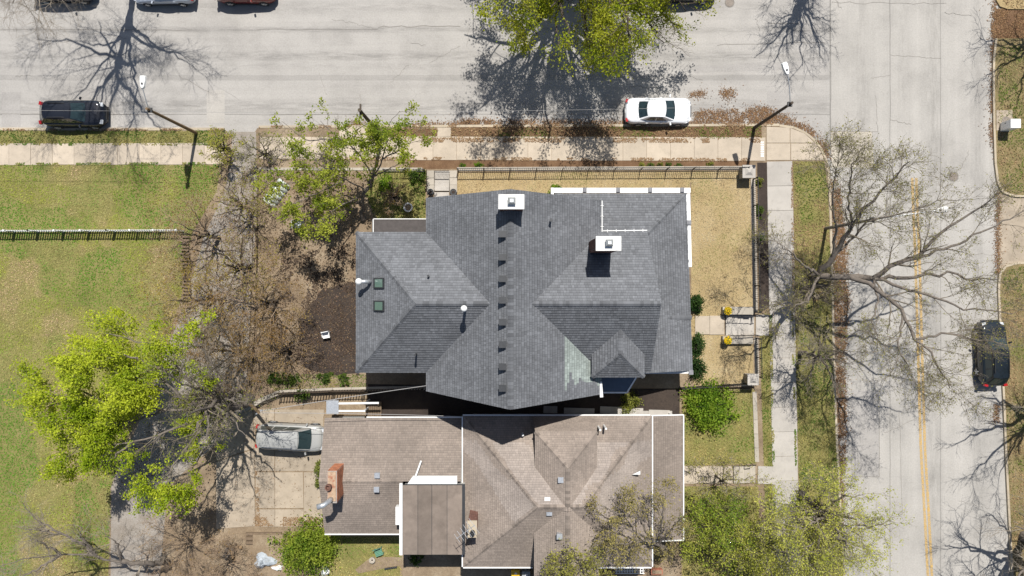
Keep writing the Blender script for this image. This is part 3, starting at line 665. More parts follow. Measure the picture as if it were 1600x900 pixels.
# gutters with straps
def gutter(a, b, nb, house=gh, m=None, w_=.05):
    g = bar(house, 'gutter', a, b, w_, .11, m or M_trim); a, b = Vector(a), Vector(b)
    for i in range(nb):
        p = a+(b-a)*((i+.5)/nb); MB().box((p.x, p.y, p.z+.07), (.2, .03, .03) if abs(b.x-a.x) < abs(b.y-a.y) else (.03, .2, .03)).build('strap', m or M_trim, g)
gutter((xr+.05, 5.6, ze+.03), (xr+.05, 3.6, ze+.03), 3); gutter((xr+.1, 3.66, ze+.03), (8.66, 3.7, ze+.03), 5)
gutter((xr-.06, -6.0, ze+.03), (xr+.02, -7.0, ze+.03), 0, w_=.2)
# bay below the dormer
bay = [(5.55, -5.3), (8.05, -5.3), (8.05, -5.9), (7.5, -6.75), (5.95, -6.75), (5.55, -6.3)]
MB().prism(ccw([(5.45, -5.2), (8.2, -5.2), (8.2, -5.95), (7.6, -6.9), (5.9, -6.9), (5.45, -6.4)]), 4.7, 4.86).build('bay_roof', M_blue, gh)
wall(gh, bay, ZL-.3, 4.7, M_siding, 'bay_wall')
for a, b in (((8.25, -5.95), (7.63, -6.95)), ((7.63, -6.95), (5.9, -6.95)), ((5.9, -6.95), (5.45, -6.45))): bar(gh, 'bay_gutter', (*a, 4.86), (*b, 4.86), .09, .12, M_trim)
# walls
wall(gh, [(xl+.5, yt-.5), (xr-.5, yt-.5), (xr-.5, yb+.3), (xl+.5, yb+.3)], ZL-.3, ze+.1, M_brickw)
for yy in (yt-.5, yb+.3):
    s = .1 if yy > 0 else -.1
    MB().add([(xl+.5, yy-s, ze), (xr-.5, yy-s, ze), (xm, yy-s, zr-.55), (xl+.5, yy, ze), (xr-.5, yy, ze), (xm, yy, zr-.55)], [(0, 1, 2), (5, 4, 3), (0, 3, 4, 1), (1, 4, 5, 2), (2, 5, 3, 0)]).build('gable_wall', M_siding, gh)
wall(gh, [(-9.5, 3.1), (xl+.6, 3.1), (xl+.6, -4.9), (-9.5, -4.9)], ZL-.3, ze, M_siding)
wall(gh, [(xr-.6, 3.12), (8.3, 3.12), (8.4, -4.9), (xr-.6, -4.9)], ZL-.3, ze, M_siding)
MB().add([(8.38, 3.1, ze), (8.38, -4.88, ze), (8.38, yr, zw-.4), (8.3, 3.1, ze), (8.3, -4.88, ze), (8.3, yr, zw-.4)], [(0, 2, 1), (3, 4, 5), (0, 1, 4, 3), (1, 2, 5, 4), (2, 0, 3, 5)]).build('gable_wall', M_siding, gh)
for x in (-2.5, 2.5): window(gh, (x, yt-.47, 2.6), 1.1, 1.8, R(90)); window(gh, (x, yt-.47, 5.2), 1.1, 1.6, R(90)); window(gh, (x, yb+.27, 5.2), 1.1, 1.6, R(-90)); window(gh, (x, yb+.27, 2.6), 1.1, 1.7, R(-90))
for y in (-3.5, .9): window(gh, (-9.53, y, 2.5), 1.0, 1.7, R(180)); window(gh, (-9.53, y, 5.2), 1.0, 1.5, R(180)); window(gh, (8.45, y, 2.4), 1.1, 1.8, 0); window(gh, (8.45, y, 5.6), 1.0, 1.4, 0)
for x in (-8.2, -6.4): window(gh, (x, -4.93, 4.8), .9, 1.5, R(-90)); window(gh, (x, -4.93, 2.3), .9, 1.5, R(-90))
# rear flat porch roof with pale edge
MB().prism(ccw(PX([(581, 343), (666, 343), (666, 366), (581, 366)], 3.3)), 3.12, 3.3).build('flat_roof', mat('dark_felt', A(92, 86, 84), .2, 3), gh)
for a, b in (((-9.5, 4.74, 3.33), (-5.75, 4.74, 3.33)), ((-9.52, 4.74, 3.33), (-9.52, 3.75, 3.33)), ((-10.25, 3.72, 3.9), (-9.5, 3.72, 3.9))): bar(gh, 'roof_edge', a, b, .05, .08, M_trim)
for p in ((-9.4, 4.6), (-6.0, 4.6)): MB().box((p[0], p[1], 1.85), (.14, .14, 2.6)).build('porch_post', M_trim, gh)
# chimneys
for px, py, z0, z1 in ((799, 315.5, 8.6, 12.0), (950.5, 380.5, 7.2, 11.3)):
    c = P(px, py, z1); c = (c[0], c[1]); ch = chimney(gh, c, 1.34, .72, z0, z1, M_brickD)
    MB().box((c[0], c[1], z1+.05), (1.46, .84, .12)).build('chimney_crown', M_crown, ch)
    fl = MB().box((c[0]+.02, c[1]+.02, z1+.2), (.3, .3, .2)).build('flue', M_galv, ch)
    MB().box((c[0]+.02, c[1]+.02, z1+.4), (.44, .4, .16), 0, .45).build('flue_hood', M_galv, fl)
# box vents near the ridge, pipes, skylights
zv = zr-.3
for py in (366, 402, 435.5, 469, 503, 538, 572.5, 606):
    q = P(785.5, py, zv+.12); b = MB().box((q[0], q[1], zv+.1), (.34, .3, .42)).build('roof_vent', M_dark, gh)
    MB().box((q[0]-.01, q[1], zv+.33), (.42, .38, .05), 0, 1, 0).build('vent_hood', M_dark, b)
def pipe(px, py, z0, z1, r, m, cap=None, nm='vent_pipe'):
    c = P(px, py, z1); o = MB().tube([(c[0], c[1], z0), (c[0], c[1], z1)], r, 12).build(nm, m, gh)
    if cap: MB().lathe([(cap*.6, -.08), (cap, 0), (cap, .08), (cap*.7, .17), (.02, .2)], (c[0], c[1], z1), 14).build('cap', M_white, o, smooth=True)
    else: MB().lathe([(r*1.25, -.1), (r*1.25, .02), (r*.8, .02)], (c[0], c[1], z1), 12).build('collar', M_dark, o)
pipe(725, 482, 8.6, 11.0, .09, M_galv, .19); pipe(648, 555, 6.9, 8.3, .06, M_dark); pipe(669, 431, 8.2, 9.1, .06, M_white); pipe(861, 344, 8.6, 9.75, .07, M_galv)
c = P(562, 440, 8.3); fl = MB().tube([(c[0]+.45, c[1], 6.6), (c[0]+.45, c[1], 7.7), (c[0]+.35, c[1], 7.95), (c[0]-.05, c[1], 8.1)], .13, 14).build('flue_pipe', M_galv, gh, smooth=True)
MB().lathe([(.05, -.2), (.17, -.14), (.22, 0), (.17, .14), (.03, .2)], (c[0]-.1, c[1], 8.12), 16).build('round_cowl', M_white, fl, smooth=True)
def on_left_hip(x): return ze+(x+10)*(zw-ze)/4.3
for py in (442.5, 478):
    x = P(593, py, 7.9)[0]; y = P(593, py, 7.9)[1]; z = on_left_hip(x); s_ = math.atan2(zw-ze, 4.3)
    f = MB(); f.box((x, y, z+.06), (.95, .66, .16), 0, 1, -s_); fr = f.build('skylight', M_dark, gh)
    MB().box((x-.02, y, z+.145), (.7, .5, .03), 0, 1, -s_).build('pane', glass_mat('skylight_glass', (.10, .16, .13), .08), fr)

# ============ the brown roofed neighbour
bh = thing('brown_house', (3.2, -13.7, ZN), 'lower house with brown shingle hip roof and a flat side extension', 'house')
e2, r2 = 4.0, 7.5; X0, X1, Y0, Y1 = -3.3, 9.44, -18.85, -8.66; rx0, rx1, ry = 1.6, 4.5, -13.75
shingles(bh, [(X0, Y1, e2), (rx0, ry, r2), (rx1, ry, r2), (X1, Y1, e2)], M_brown, TB, patch=x_bands)
shingles(bh, [(X0, Y0, e2), (X1, Y0, e2), (rx1, ry, r2), (rx0, ry, r2)], M_brown, TB)
shingles(bh, [(X0, Y0, e2), (rx0, ry, r2), (X0, Y1, e2)], M_brown, TB, patch=x_bands); shingles(bh, [(X1, Y0, e2), (X1, Y1, e2), (rx1, ry, r2)], M_brown, TB, patch=x_bands)
for a in ((X0, Y1), (X0, Y0)): caps(bh, (*a, e2), (rx0, ry, r2), M_brown, TB)
for a in ((X1, Y1), (X1, Y0)): caps(bh, (*a, e2), (rx1, ry, r2), M_brown, TB)
caps(bh, (rx0, ry, r2), (rx1, ry, r2), M_brown, TB)
# hipped cross wing towards the big house
cx = 3.5; r3 = 7.62; e3 = 6.05
TB2 = tuple(c*1.04 for c in TB)
shingles(bh, [(1.5, -14, e3), (cx, -14, r3), (cx, -11.3, r3), (1.5, -9.3, e3)], M_brown, TB2)
shingles(bh, [(5.5, -14, e3), (5.5, -9.3, e3), (cx, -11.3, r3), (cx, -14, r3)], M_brown, TB2)
shingles(bh, [(1.5, -9.3, e3), (5.5, -9.3, e3), (cx, -11.3, r3)][::-1], M_brown, TB2)
shingles(bh, [(1.5, -9.3, e3-.01), (5.5, -9.3, e3-.01), (5.6, -8.72, 4.12), (1.4, -8.72, 4.12)], M_brown, TB2)
wall(bh, [(1.55, -9.4), (5.45, -9.4), (5.45, -13.5), (1.55, -13.5)], 4.4, e3, M_siding, 'dormer_wall')
caps(bh, (1.5, -9.3, e3), (cx, -11.3, r3), M_brown, TB); caps(bh, (5.5, -9.3, e3), (cx, -11.3, r3), M_brown, TB); caps(bh, (cx, -11.3, r3), (cx, -13.8, r3), M_brown, TB)
# gabled cross wing to the other side, running out of the picture
shingles(bh, [(1.45, -22, e3), (cx, -22, r3-.1), (cx, -13.8, r3-.1), (1.45, -13.8, e3)], M_brown, TB); shingles(bh, [(5.6, -22, e3), (5.6, -13.8, e3), (cx, -13.8, r3-.1), (cx, -22, r3-.1)], M_brown, TB)
wall(bh, [(1.6, -15), (5.4, -15), (5.4, -21.6), (1.6, -21.6)], ZN-.2, e3-.08, M_siding)
caps(bh, (cx, -21.9, r3-.1), (cx, -14, r3-.1), M_brown, TB)
wall(bh, [(X0+.45, Y1-.45), (X1-.4, Y1-.45), (X1-.4, Y0+.4), (X0+.45, Y0+.4)], ZN-.2, e2, M_siding)
def gut(a, b, nm='gutter', w_=.075): bar(bh, nm, a, b, w_, .11, M_trim)
gut((X0-.03, Y1+.07, e2+.02), (9.35, Y1+.07, e2+.02)); gut((X0-.06, Y1, e2+.02), (X0-.06, Y0, e2+.02)); gut((X0, Y0-.06, e2+.02), (1.4, Y0-.06, e2+.02)); gut((5.65, Y0-.06, e2+.02), (X1, Y0-.06, e2+.02)); gut((X1+.06, Y1, e2+.02), (X1+.06, Y0, e2+.02))
# low front porch roof
zf = 3.3
shingles(bh, [(9.3, -8.75, zf+.35), (9.3, -17.25, zf+.35), (11.72, -17.25, zf), (11.72, -8.75, zf)], M_brown, tuple(c*.84 for c in TB))
for a, b in (((11.77, -8.7, zf+.03), (11.77, -17.3, zf+.03)), ((9.4, -17.3, zf+.25), (11.77, -17.3, zf+.03)), ((9.4, -8.7, zf+.3), (11.77, -8.7, zf+.03))): gut(a, b)
for y in (-9.1, -13, -16.9): MB().box((11.4, y, (zf+ZN)/2), (.16, .16, zf-ZN)).build('porch_post', M_trim, bh)
wall(bh, [(9.2, -8.9), (11.6, -8.9), (11.6, -17.1), (9.2, -17.1)], ZN-.1, ZN+.3, M_walk2, 'porch_floor')
for y in (-10.6, -15.6): window(bh, (X1-.37, y, 2.2), 1.1, 1.5, 0)
for x in (-1.5, 7.6): window(bh, (x, Y1-.42, 2.3), 1.0, 1.4, R(90)); window(bh, (x, Y0+.37, 2.3), 1.0, 1.4, R(-90))
# garage wing
g0, g1 = 3.2, 4.72; gx0, gx1 = -12.88, -3.42; gy0, gy1, gym = -16.87, -8.95, -12.9
shingles(bh, [(gx0, gy1, g0), (gx0, gym, g1), (gx1, gym, g1), (gx1, gy1, g0)], M_brown, tuple(c*.92 for c in TB)); shingles(bh, [(gx0, gy0, g0), (-7.3, gy0, g0), (-7.3, gym, g1), (gx0, gym, g1)], M_brown, tuple(c*.86 for c in TB))  # lower slope coloured darker than the upper, shading put into the tone
caps(bh, (gx0, gym, g1), (-7.4, gym, g1), M_brown, TB)
wall(bh, [(gx0+.3, gy1-.4), (gx1+.4, gy1-.4), (gx1+.4, gy0+.4), (gx0+.3, gy0+.4)], 0, g0+.02, M_siding)
MB().add([(gx0+.3, gy1-.4, g0), (gx0+.3, gy0+.4, g0), (gx0+.3, gym, g1-.2), (gx0+.4, gy1-.4, g0), (gx0+.4, gy0+.4, g0), (gx0+.4, gym, g1-.2)], [(0, 2, 1), (3, 4, 5), (0, 1, 4, 3), (1, 2, 5, 4), (2, 0, 3, 5)]).build('gable_wall', M_siding, bh)
gut((-10, gy1+.07, g0+.02), (gx1, gy1+.07, g0+.02)); gut((gx0, gy0-.06, g0+.02), (-7.4, gy0-.06, g0+.02))
gd = MB().box((gx0+.26, -11.2, 1.3), (.06, 2.6, 2.2)).build('garage_door', M_trim, bh)
for k in range(3): MB().box((gx0+.22, -11.2, .6+k*.55), (.03, 2.4, .4)).build('door_panel', M_siding, gd)
# flat extension with felt strips, each strip a part
zx = 4.95; fx0, fx1, fy0, fy1 = -7.34, -3.12, -17.7, -13.05
wall(bh, [(fx0+.15, fy0+.15), (fx1-.05, fy0+.15), (fx1-.05, fy1-.1), (fx0+.15, fy1-.1)], ZN-.1, zx-.15, M_siding)
MB().prism([(fx0, fy0), (fx1, fy0), (fx1, fy1), (fx0, fy1)], zx-.15, zx).build('flat_roof', M_dark, bh)
M_felt = mat('brown_roll_roofing', A(146, 132, 120), .14, 1.6, .95, .3, 50, dirt=A(112, 100, 92), dscale=.9, dlo=.48, dhi=.75)
wds = [.98, .9, .98, .98]; x = fx0+.1
for k, w_ in enumerate(wds):
    M_f = mat('brown_roll_roofing_%d' % k, tuple(c_*(1.02, .84, .96, 1.1)[k] for c_ in A(150, 136, 124)), .14, 1.6, .95, .3, 50, dirt=A(118, 106, 96), dscale=.9, dlo=.48, dhi=.8)
    MB().prism([(x, fy0+.02), (x+w_, fy0+.02), (x+w_, fy1-.03), (x, fy1-.03)], zx+.002, zx+.014+.02*(k % 2)).build('roofing_strip', M_f, bh); x += w_+.03
gut((fx0-.02, fy0, zx+.02), (fx0-.02, fy1+.1, zx+.02), w_=.2); MB().box((fx0-.22, -15.2, zx-.5), (.42, 1.2, .5)).build('window_box', M_trim, bh)
wall(bh, [(-6.95, fy1+.02), (-3.65, fy1+.02), (-3.65, fy1+.52), (-6.6, fy1+.52)], 4.3, 4.86, M_trim, 'white_parapet')
q = P(657, 722, 5.0); q2 = P(649, 745, 5.0); MB().tube([(q[0], q[1], 4.62), (q2[0], q2[1], 4.92)], .06, 8).build('downpipe', M_trim, bh)
# chimneys and small roof fittings of the brown house
c = P(519, 761, 6.2); ch = chimney(bh, c, .62, 2.1, 3.6, 6.2, M_brickO)
MB().box((c[0], c[1]+.05, 6.24), (.5, 1.9, .08)).build('chimney_crown', mat('cracked_cement', A(206, 176, 146), .2, 5, dirt=A(178, 96, 66), dscale=3), ch)
MB().lathe([(.2, 0), (.22, .1), (.2, .32), (.14, .32), (.13, .15)], (c[0]-.18, c[1]+.05, 6.28), 16).build('chimney_pot', mat('rusty_pot', (.14, .07, .05), .3, 9), ch)
MB().tube([(c[0]-.05, c[1]-.75, 6.2), (c[0]-.1, c[1]-.8, 6.65), (c[0]-.35, c[1]-.95, 6.95), (c[0]-.75, c[1]-1.05, 7.0)], [.16, .16, .17, .19], 14).build('steel_cowl', M_galv, ch, smooth=True)
c = P(738, 826, 6.6); ch = chimney(bh, c, .55, 1.0, 4.2, 6.6, M_brickD); MB().box((c[0], c[1], 6.65), (.62, 1.08, .1)).build('chimney_crown', M_kerb, ch)
MB().lathe([(.16, 0), (.16, .3), (.11, .3), (.1, .1)], (c[0]+.02, c[1]-.2, 6.7), 14).build('chimney_pot', M_dark, ch)
an = MB(); an.tube([(c[0]-.2, c[1]+.3, 6.0), (c[0]-.2, c[1]+.3, 8.2)], .025, 6); an.tube([(c[0]-.9, c[1]-.1, 8.15), (c[0]+.25, c[1]+.75, 8.15)], .02, 6)
for k in range(6): 
    t = k/5; p = Vector((c[0]-.85+1.05*t, c[1]-.06+.77*t, 8.17)); an.tube([p+Vector((-.3, .42, 0))*(.6+.5*t), p+Vector((.3, -.42, 0))*(.6+.5*t)], .013, 5)
an.build('aerial', M_galv, ch)
def zN(x, y): return min(e2+(Y1-y)*.69, r2) if y > ry else e2+(y-Y0)*.69
for px, py, z in ((876, 749, 7.25), (855, 780, 7.1), (858, 800, 7.05), (874, 837, 7.35), (590, 742, 4.65), (589, 764, 4.65)):
    q = P(px, py, z); b = MB().box((q[0], q[1], z-.05), (.3, .3, .4)).build('roof_vent', M_galv if px != 855 else M_white, bh); MB().box((q[0], q[1], z+.17), (.36, .36, .05)).build('vent_hood', M_galv if px != 855 else M_white, b)
for px, py, z in ((938, 672, 5.6), (947, 670, 5.6), (817, 680, 5.3)):
    q = P(px, py, z); MB().tube([(q[0], q[1], z-1.2), (q[0], q[1], z)], .07, 10).build('vent_pipe', M_white, bh)
q = P(994, 739, 5.3); MB().add([(q[0]-.25, q[1]-.1, q[2]), (q[0]+.28, q[1]-.12, q[2]-.1), (q[0]+.28, q[1]+.12, q[2]-.1), (q[0]-.25, q[1]-.1, q[2]+.04), (q[0]+.28, q[1]-.12, q[2]-.05), (q[0]+.28, q[1]+.12, q[2]-.05)], [(0, 2, 1), (3, 4, 5), (0, 1, 4, 3), (1, 2, 5, 4), (2, 0, 3, 5)]).build('flashing', M_white, bh)
# ---------------------------------------------------------------- walls, fences, steps, poles
M_black = mat('black_iron', (.02, .02, .022), .2, 10, .55, .1)
M_stone = concrete('rough_stone', A(206, 196, 180), .15)
M_wood = mat('weathered_wood', A(138, 118, 96), .25, 5, .9, .4)
M_brownwood = mat('dark_timber', A(94, 78, 62), .25, 5, .9, .4)
def retaining(name, label, px, z0, z1, wd, seg=1.1, m=None):
    w3 = [Vector(P(a, b, z1)) for a, b in px]; root = thing(name, (w3[0].x, w3[0].y, z0), label, 'wall')
    for a, b in zip(w3[:-1], w3[1:]):
        L = (b-a).length; n = max(1, round(L/seg)); dv = (b-a)/n; ang = math.atan2(dv.y, dv.x)
        for i in range(n):
            c = a+dv*(i+.5)
            MB().box((c.x, c.y, (z0+z1)/2-.03), (dv.length-.012, wd-.05, z1-z0-.06), ang).build('stone_block', m or M_stone, root, at=(c.x, c.y, z0))
            MB().box((c.x, c.y, z1-.025+random.uniform(-.006, .006)), (dv.length-.02, wd, .07), ang+random.uniform(-.006, .006)).build('coping_stone', m or M_stone, root, at=(c.x, c.y, z1))
    return root
retaining('retaining_wall', 'pale stone retaining wall below the iron fence along the side street', [(714, 264), (1164, 262)], 0, ZL+.05, .25)
retaining('retaining_wall', 'pale stone retaining wall between the dry front lawn and the main pavement', [(1176.5, 279), (1179, 400), (1180.5, 489)], 0, ZL+.05, .32)
retaining('retaining_wall', 'short stone retaining wall below the front steps of the grey house', [(1181.5, 527), (1183, 589)], 0, ZL+.05, .3)
retaining('retaining_wall', 'grey concrete kerb wall in front of the brown house lawn', [(1179, 612), (1183, 722)], 0, ZN+.05, .3)
retaining('retaining_wall', 'weathered wall beneath the timber fence above the driveway', [(384, 640), (408, 625), (436, 613), (520, 609), (664, 606)], 0, ZL+.06, .3, 1.3)
retaining('retaining_wall', 'low stone edging of the dirt garden by the pavement', [(404, 264), (600, 264), (660, 264)], 0, ZL+.03, .2)

def fence(name, label, px, z, ht, mpost, mpick, gap, post_gap, pw, cat='fence', rails=(.12, .95), rail_w=.04, pick_name='picket', post_w=.06, tip=.1, group=None):
    w3 = [Vector(P(a, b, z)) for a, b in px]; root = thing(name, w3[0], label, cat, group); pm = None
    for a, b in zip(w3[:-1], w3[1:]):
        d = b-a; L = d.length; ang = math.atan2(d.y, d.x)
        n = max(1, round(L/post_gap)); k = max(1, round(L/gap))
        for f in rails: bar(root, 'rail', a+Vector((0, 0, ht*f)), b+Vector((0, 0, ht*f)), rail_w, rail_w, mpost)
        for i in range(n+1):
            c = a+d*i/n; MB().box((c.x, c.y, z+ht*.52), (post_w, post_w, ht*1.06), ang).build('post', mpost, root, at=c)
        if pm is None:
            q = MB(); q.box((0, 0, ht*.48), (pw, .022, ht*.96)); q.box((0, 0, ht*.96+tip/2), (pw, .02, tip), 0, .15); pm = q.mesh(pick_name); pm.materials.append(mpick)
        for i in range(k):
            c = a+d*(i+.5)/k; o = bpy.data.objects.new(pick_name, pm); COL.objects.link(o); o.parent = root; o.location = c-root.location; o.rotation_euler[2] = ang
    return root
fence('iron_fence', 'long black iron picket fence along the side street pavement', [(716, 267), (1163, 265)], ZL+.06, 1.1, M_black, M_black, .135, 1.95, .022)
fence('iron_fence', 'black iron picket fence between the dry lawn and the main pavement', [(1176.5, 280), (1180, 488)], ZL+.06, 1.1, M_black, M_black, .135, 1.95, .022)
fence('iron_fence', 'short black iron fence section below the front steps', [(1181.5, 528), (1183, 588)], ZL+.06, 1.1, M_black, M_black, .135, 1.4, .022)
fence('iron_fence', 'black iron fence closing the dry lawn towards the green bush', [(1178, 598), (1062, 605)], ZL, 1.0, M_black, M_black, .135, 1.8, .022)
fence('iron_fence', 'thin black fence behind the maple beside the stone gate', [(602, 268), (664, 268)], ZL, 1.0, M_black, M_black, .2, 1.4, .02)
fence('slatted_fence', 'dark slatted fence above the driveway throwing bar shadows', [(436, 613.5), (520, 609.5), (662, 606.5)], ZL+.06, 1.05, M_brownwood, M_brownwood, .2, 1.9, .07, rails=(.15, .8), tip=.02)
fence('garden_fence', 'dark wire fence between the dirt garden and the alley', [(404, 270), (403, 400), (399, 520), (394, 600)], ZL, 1.1, M_brownwood, M_black, .4, 2.2, .02)
M_vinyl = mat('white_vinyl', (.78, .78, .77), .05, 4, .4, .03)
fence('picket_fence', 'white picket fence crossing the big green lawn', [(-14, 362), (60, 361.8), (180, 361.5), (287, 361)], .1, 1.15, M_vinyl, M_vinyl, .17, 2.0, .09, rails=(.2, .88), rail_w=.05, post_w=.11, tip=.08)
def pier(px, py, label, s=.8, z0=.05, ht=1.55):
    c = P(px, py, z0+ht); r = thing('stone_pier', (c[0], c[1], z0), label, 'pillar'); z = z0; k = 0
    while z < z0+ht-.1:
        for i in (-1, 1):
            off = .12*(1 if k % 2 else -1)
            for j in (-1, 1):
                MB().box((c[0]+i*s/4+(off*.5), c[1]+j*s/4, z+.125), (s/2-.015-(i*off), s/2-.015, .235)).build('stone', M_stone, r, at=(c[0], c[1], z))
        z += .25; k += 1
    MB().box((c[0], c[1], z+.05), (s+.12, s+.12, .12)).build('cap_stone', M_walk2, r); MB().box((c[0], c[1], z+.18), (s*.7, s*.7, .14), 0, .3).build('cap_top', M_walk2, r)
pier(1170, 268, 'square stone pier at the fence corner nearest the crossing'); pier(1176.5, 593, 'square stone pier at the lower end of the front fence', .68)

# stone gate and steps on the side street
gt = thing('stone_gate', P(690, 285, .1), 'stone gateway with steps, iron gate and urns on the side street pavement', 'gate')
for x0, x1 in ((667, 678), (702.5, 714)):
    a = P(x0, 300, .95); b = P(x1, 266, .95)
    for k in range(3):
        y0 = a[1]+(b[1]-a[1])*k/3; y1 = a[1]+(b[1]-a[1])*(k+1)/3
        MB().prism([(a[0], y0+.008), (b[0], y0+.008), (b[0], y1-.008), (a[0], y1-.008)], .05, .9).build('cheek_stone', M_stone, gt)
    c = P((x0+x1)/2, 300, 1.3); u = MB().lathe([(.16, 0), (.12, .08), (.2, .25), (.24, .42), (.2, .42), (.17, .36)], (c[0], c[1], .9), 16).build('urn', M_dark, gt); MB().lathe([(.17, .33), (.12, .37), (.02, .38)], (c[0], c[1], .9), 12).build('urn_soil', M_mulch, u)
for k in range(5):
    y0 = P(0, 266+k*6.6, .3)[1]; y1 = P(0, 266+(k+1)*6.6, .3)[1]
    MB().prism([(P(678.4, 0, .4)[0], y1), (P(702, 0, .4)[0], y1), (P(702, 0, .4)[0], y0-.006), (P(678.4, 0, .4)[0], y0-.006)], .02, .2+.1*k).build('step', M_walk2, gt)
a = P(679, 268, 1); b = P(702, 268, 1); gl = bar(gt, 'gate_leaf', (a[0], a[1], 1.25), (b[0], b[1], 1.25), .04, .05, M_black); 
for k in range(11):
    x = a[0]+(b[0]-a[0])*(k+.5)/11; MB().box((x, a[1], .78), (.02, .02, .95)).build('gate_bar', M_black, gl)
bar(gt, 'gate_rail', (a[0], a[1], .4), (b[0], b[1], .4), .04, .05, M_black)
walk('garden_path', (690, 300), (690, 314), 1.1, ZL+.02, 1, M_walk2)
# front steps of the grey house
fs = thing('front_steps', P(1155, 508, .1), 'concrete front steps with cheek walls beside the yellow flower pots', 'steps')
for y in (485.5, 531.5):
    a = P(1130, y-6, 1.05); b = P(1178, y+6, 1.05)
    for k in range(2):
        x0 = a[0]+(b[0]-a[0])*k/2; x1 = a[0]+(b[0]-a[0])*(k+1)/2
        MB().prism(ccw([(x0, a[1]), (x1-.012, a[1]), (x1-.012, b[1]), (x0, b[1])]), .02, .95).build('cheek_wall', M_stone, fs)
for k in range(5):
    x0 = P(1133+k*9.4, 0, .4)[0]; x1 = P(1133+(k+1)*9.4, 0, .4)[0]; z = ZL-.02-.1*k
    MB().prism(ccw([(x0, P(0, 491.7, .5)[1]), (x1-.006, P(0, 491.7, .5)[1]), (x1-.006, P(0, 525.3, .5)[1]), (x0, P(0, 525.3, .5)[1])]), .02, z).build('step', M_walk2, fs)
for y in (494, 523):
    a = P(1136, y, .6); b = P(1180, y, .2); bar(fs, 'handrail', (a[0], a[1], 1.5), (b[0], b[1], 1.15), .04, .04, M_black)
    for t in (.05, .5, .95): MB().box((a[0]+(b[0]-a[0])*t, a[1], .85-.18*t), (.03, .03, 1.25-.34*t)).build('baluster', M_black, fs)
walk('front_path', (1086, 508), (1132, 508), 1.35, ZL+.07, 2, M_walk); walk('front_path', (1181, 508), (1202, 508), 1.5, .17, 1, M_walk2)
for y, wh in ((485.5, 'upper'), (531.5, 'lower')):
    c = P(1136.5, y, 1.2); r = thing('flower_pot', (c[0], c[1], .95), 'yellow flowers in a dark pot on the %s cheek wall of the front steps' % wh, 'flower pot')
    MB().lathe([(.17, 0), (.2, .2), (.24, .34), (.2, .34), (.19, .28)], (c[0], c[1], .95), 18).build('pot', M_dark, r, smooth=False)
    n = 260; a = RNG.uniform(0, 6.28, n); q = np.sqrt(RNG.random(n))*.3; pos = np.stack([q*np.cos(a), q*np.sin(a), .36+.16*(1-(q/.32)**2)+RNG.uniform(-.03, .03, n)], 1)
    V, Q = leaf_quads(pos, RNG.uniform(.05, .09, n), .5, 1.0); cc = np.where(RNG.random((n, 1)) < .8, np.array([(.75, .52, .01)]), np.array([(.08, .13, .03)]))*RNG.uniform(.8, 1.1, (n, 1))
    o = link('blossom', npmesh('blossom', V, [Q], cc), leaf_mat('petal', .2), r); o['kind'] = 'stuff'
# steps of the brown house
bs = thing('garden_steps', P(1163, 742, .1), 'small weathered steps with a dark rail in front of the brown house', 'steps')
for k in range(4):
    x0 = P(1146+k*9, 0, .3)[0]; x1 = P(1146+(k+1)*9, 0, .3)[0]
    MB().prism(ccw([(x0, P(0, 729, .3)[1]), (x1-.03, P(0, 729, .3)[1]), (x1-.03, P(0, 755, .3)[1]), (x0, P(0, 755, .3)[1])]), .02, ZN+.03-.07*k).build('step', M_stone, bs)
a = P(1168, 727, .9); b = P(1178, 727, .9); bar(bs, 'handrail', (a[0], a[1], 1.05), (b[0], b[1], .95), .05, .05, M_black)
for q in (a, b): MB().box((q[0], q[1], .55), (.04, .04, .9)).build('baluster', M_black, bs)
walk('house_path', (1068, 742), (1145, 742), 1.25, ZN+.08, 4, M_walk); walk('house_path', (1184, 742), (1212, 743), 1.3, .17, 1, M_walk2)
# timber deck and rail behind the garage wing
dk = thing('timber_deck', P(560, 640, .1), 'weathered timber landing with pale rail between the two houses', 'deck')
for k in range(9):
    x = P(571+k*2.8, 0, 1.2)[0]; MB().prism(ccw([(x, P(0, 628, 1.2)[1]), (x+.105, P(0, 628, 1.2)[1]), (x+.105, P(0, 652, 1.2)[1]), (x, P(0, 652, 1.2)[1])]), 1.1, 1.15).build('plank', M_wood, dk)
for px in (573, 593):
    for py in (630, 650): q = P(px, py, 1); MB().box((q[0], q[1], .75), (.1, .1, 1.5)).build('post', M_wood, dk)
a = P(512, 630.5, 2.6); b = P(592, 629.5, 2.6); bar(dk, 'pale_beam', (a[0], a[1], 2.6), (b[0], b[1], 2.6), .12, .12, M_trim)
a = P(512, 642, 2.6); b = P(571, 642, 2.6); bar(dk, 'pale_beam', (a[0], a[1], 2.6), (b[0], b[1], 2.6), .12, .12, M_trim); c = P(520, 636, 2.6); MB().box((c[0], c[1], 2.68), (.85, .95, .05)).build('sheet_roof', M_galv, dk)
for px in (514, 569):
    for py in (631, 642): q = P(px, py, 2.5); MB().box((q[0], q[1], 1.3), (.09, .09, 2.5)).build('post', M_trim, dk)

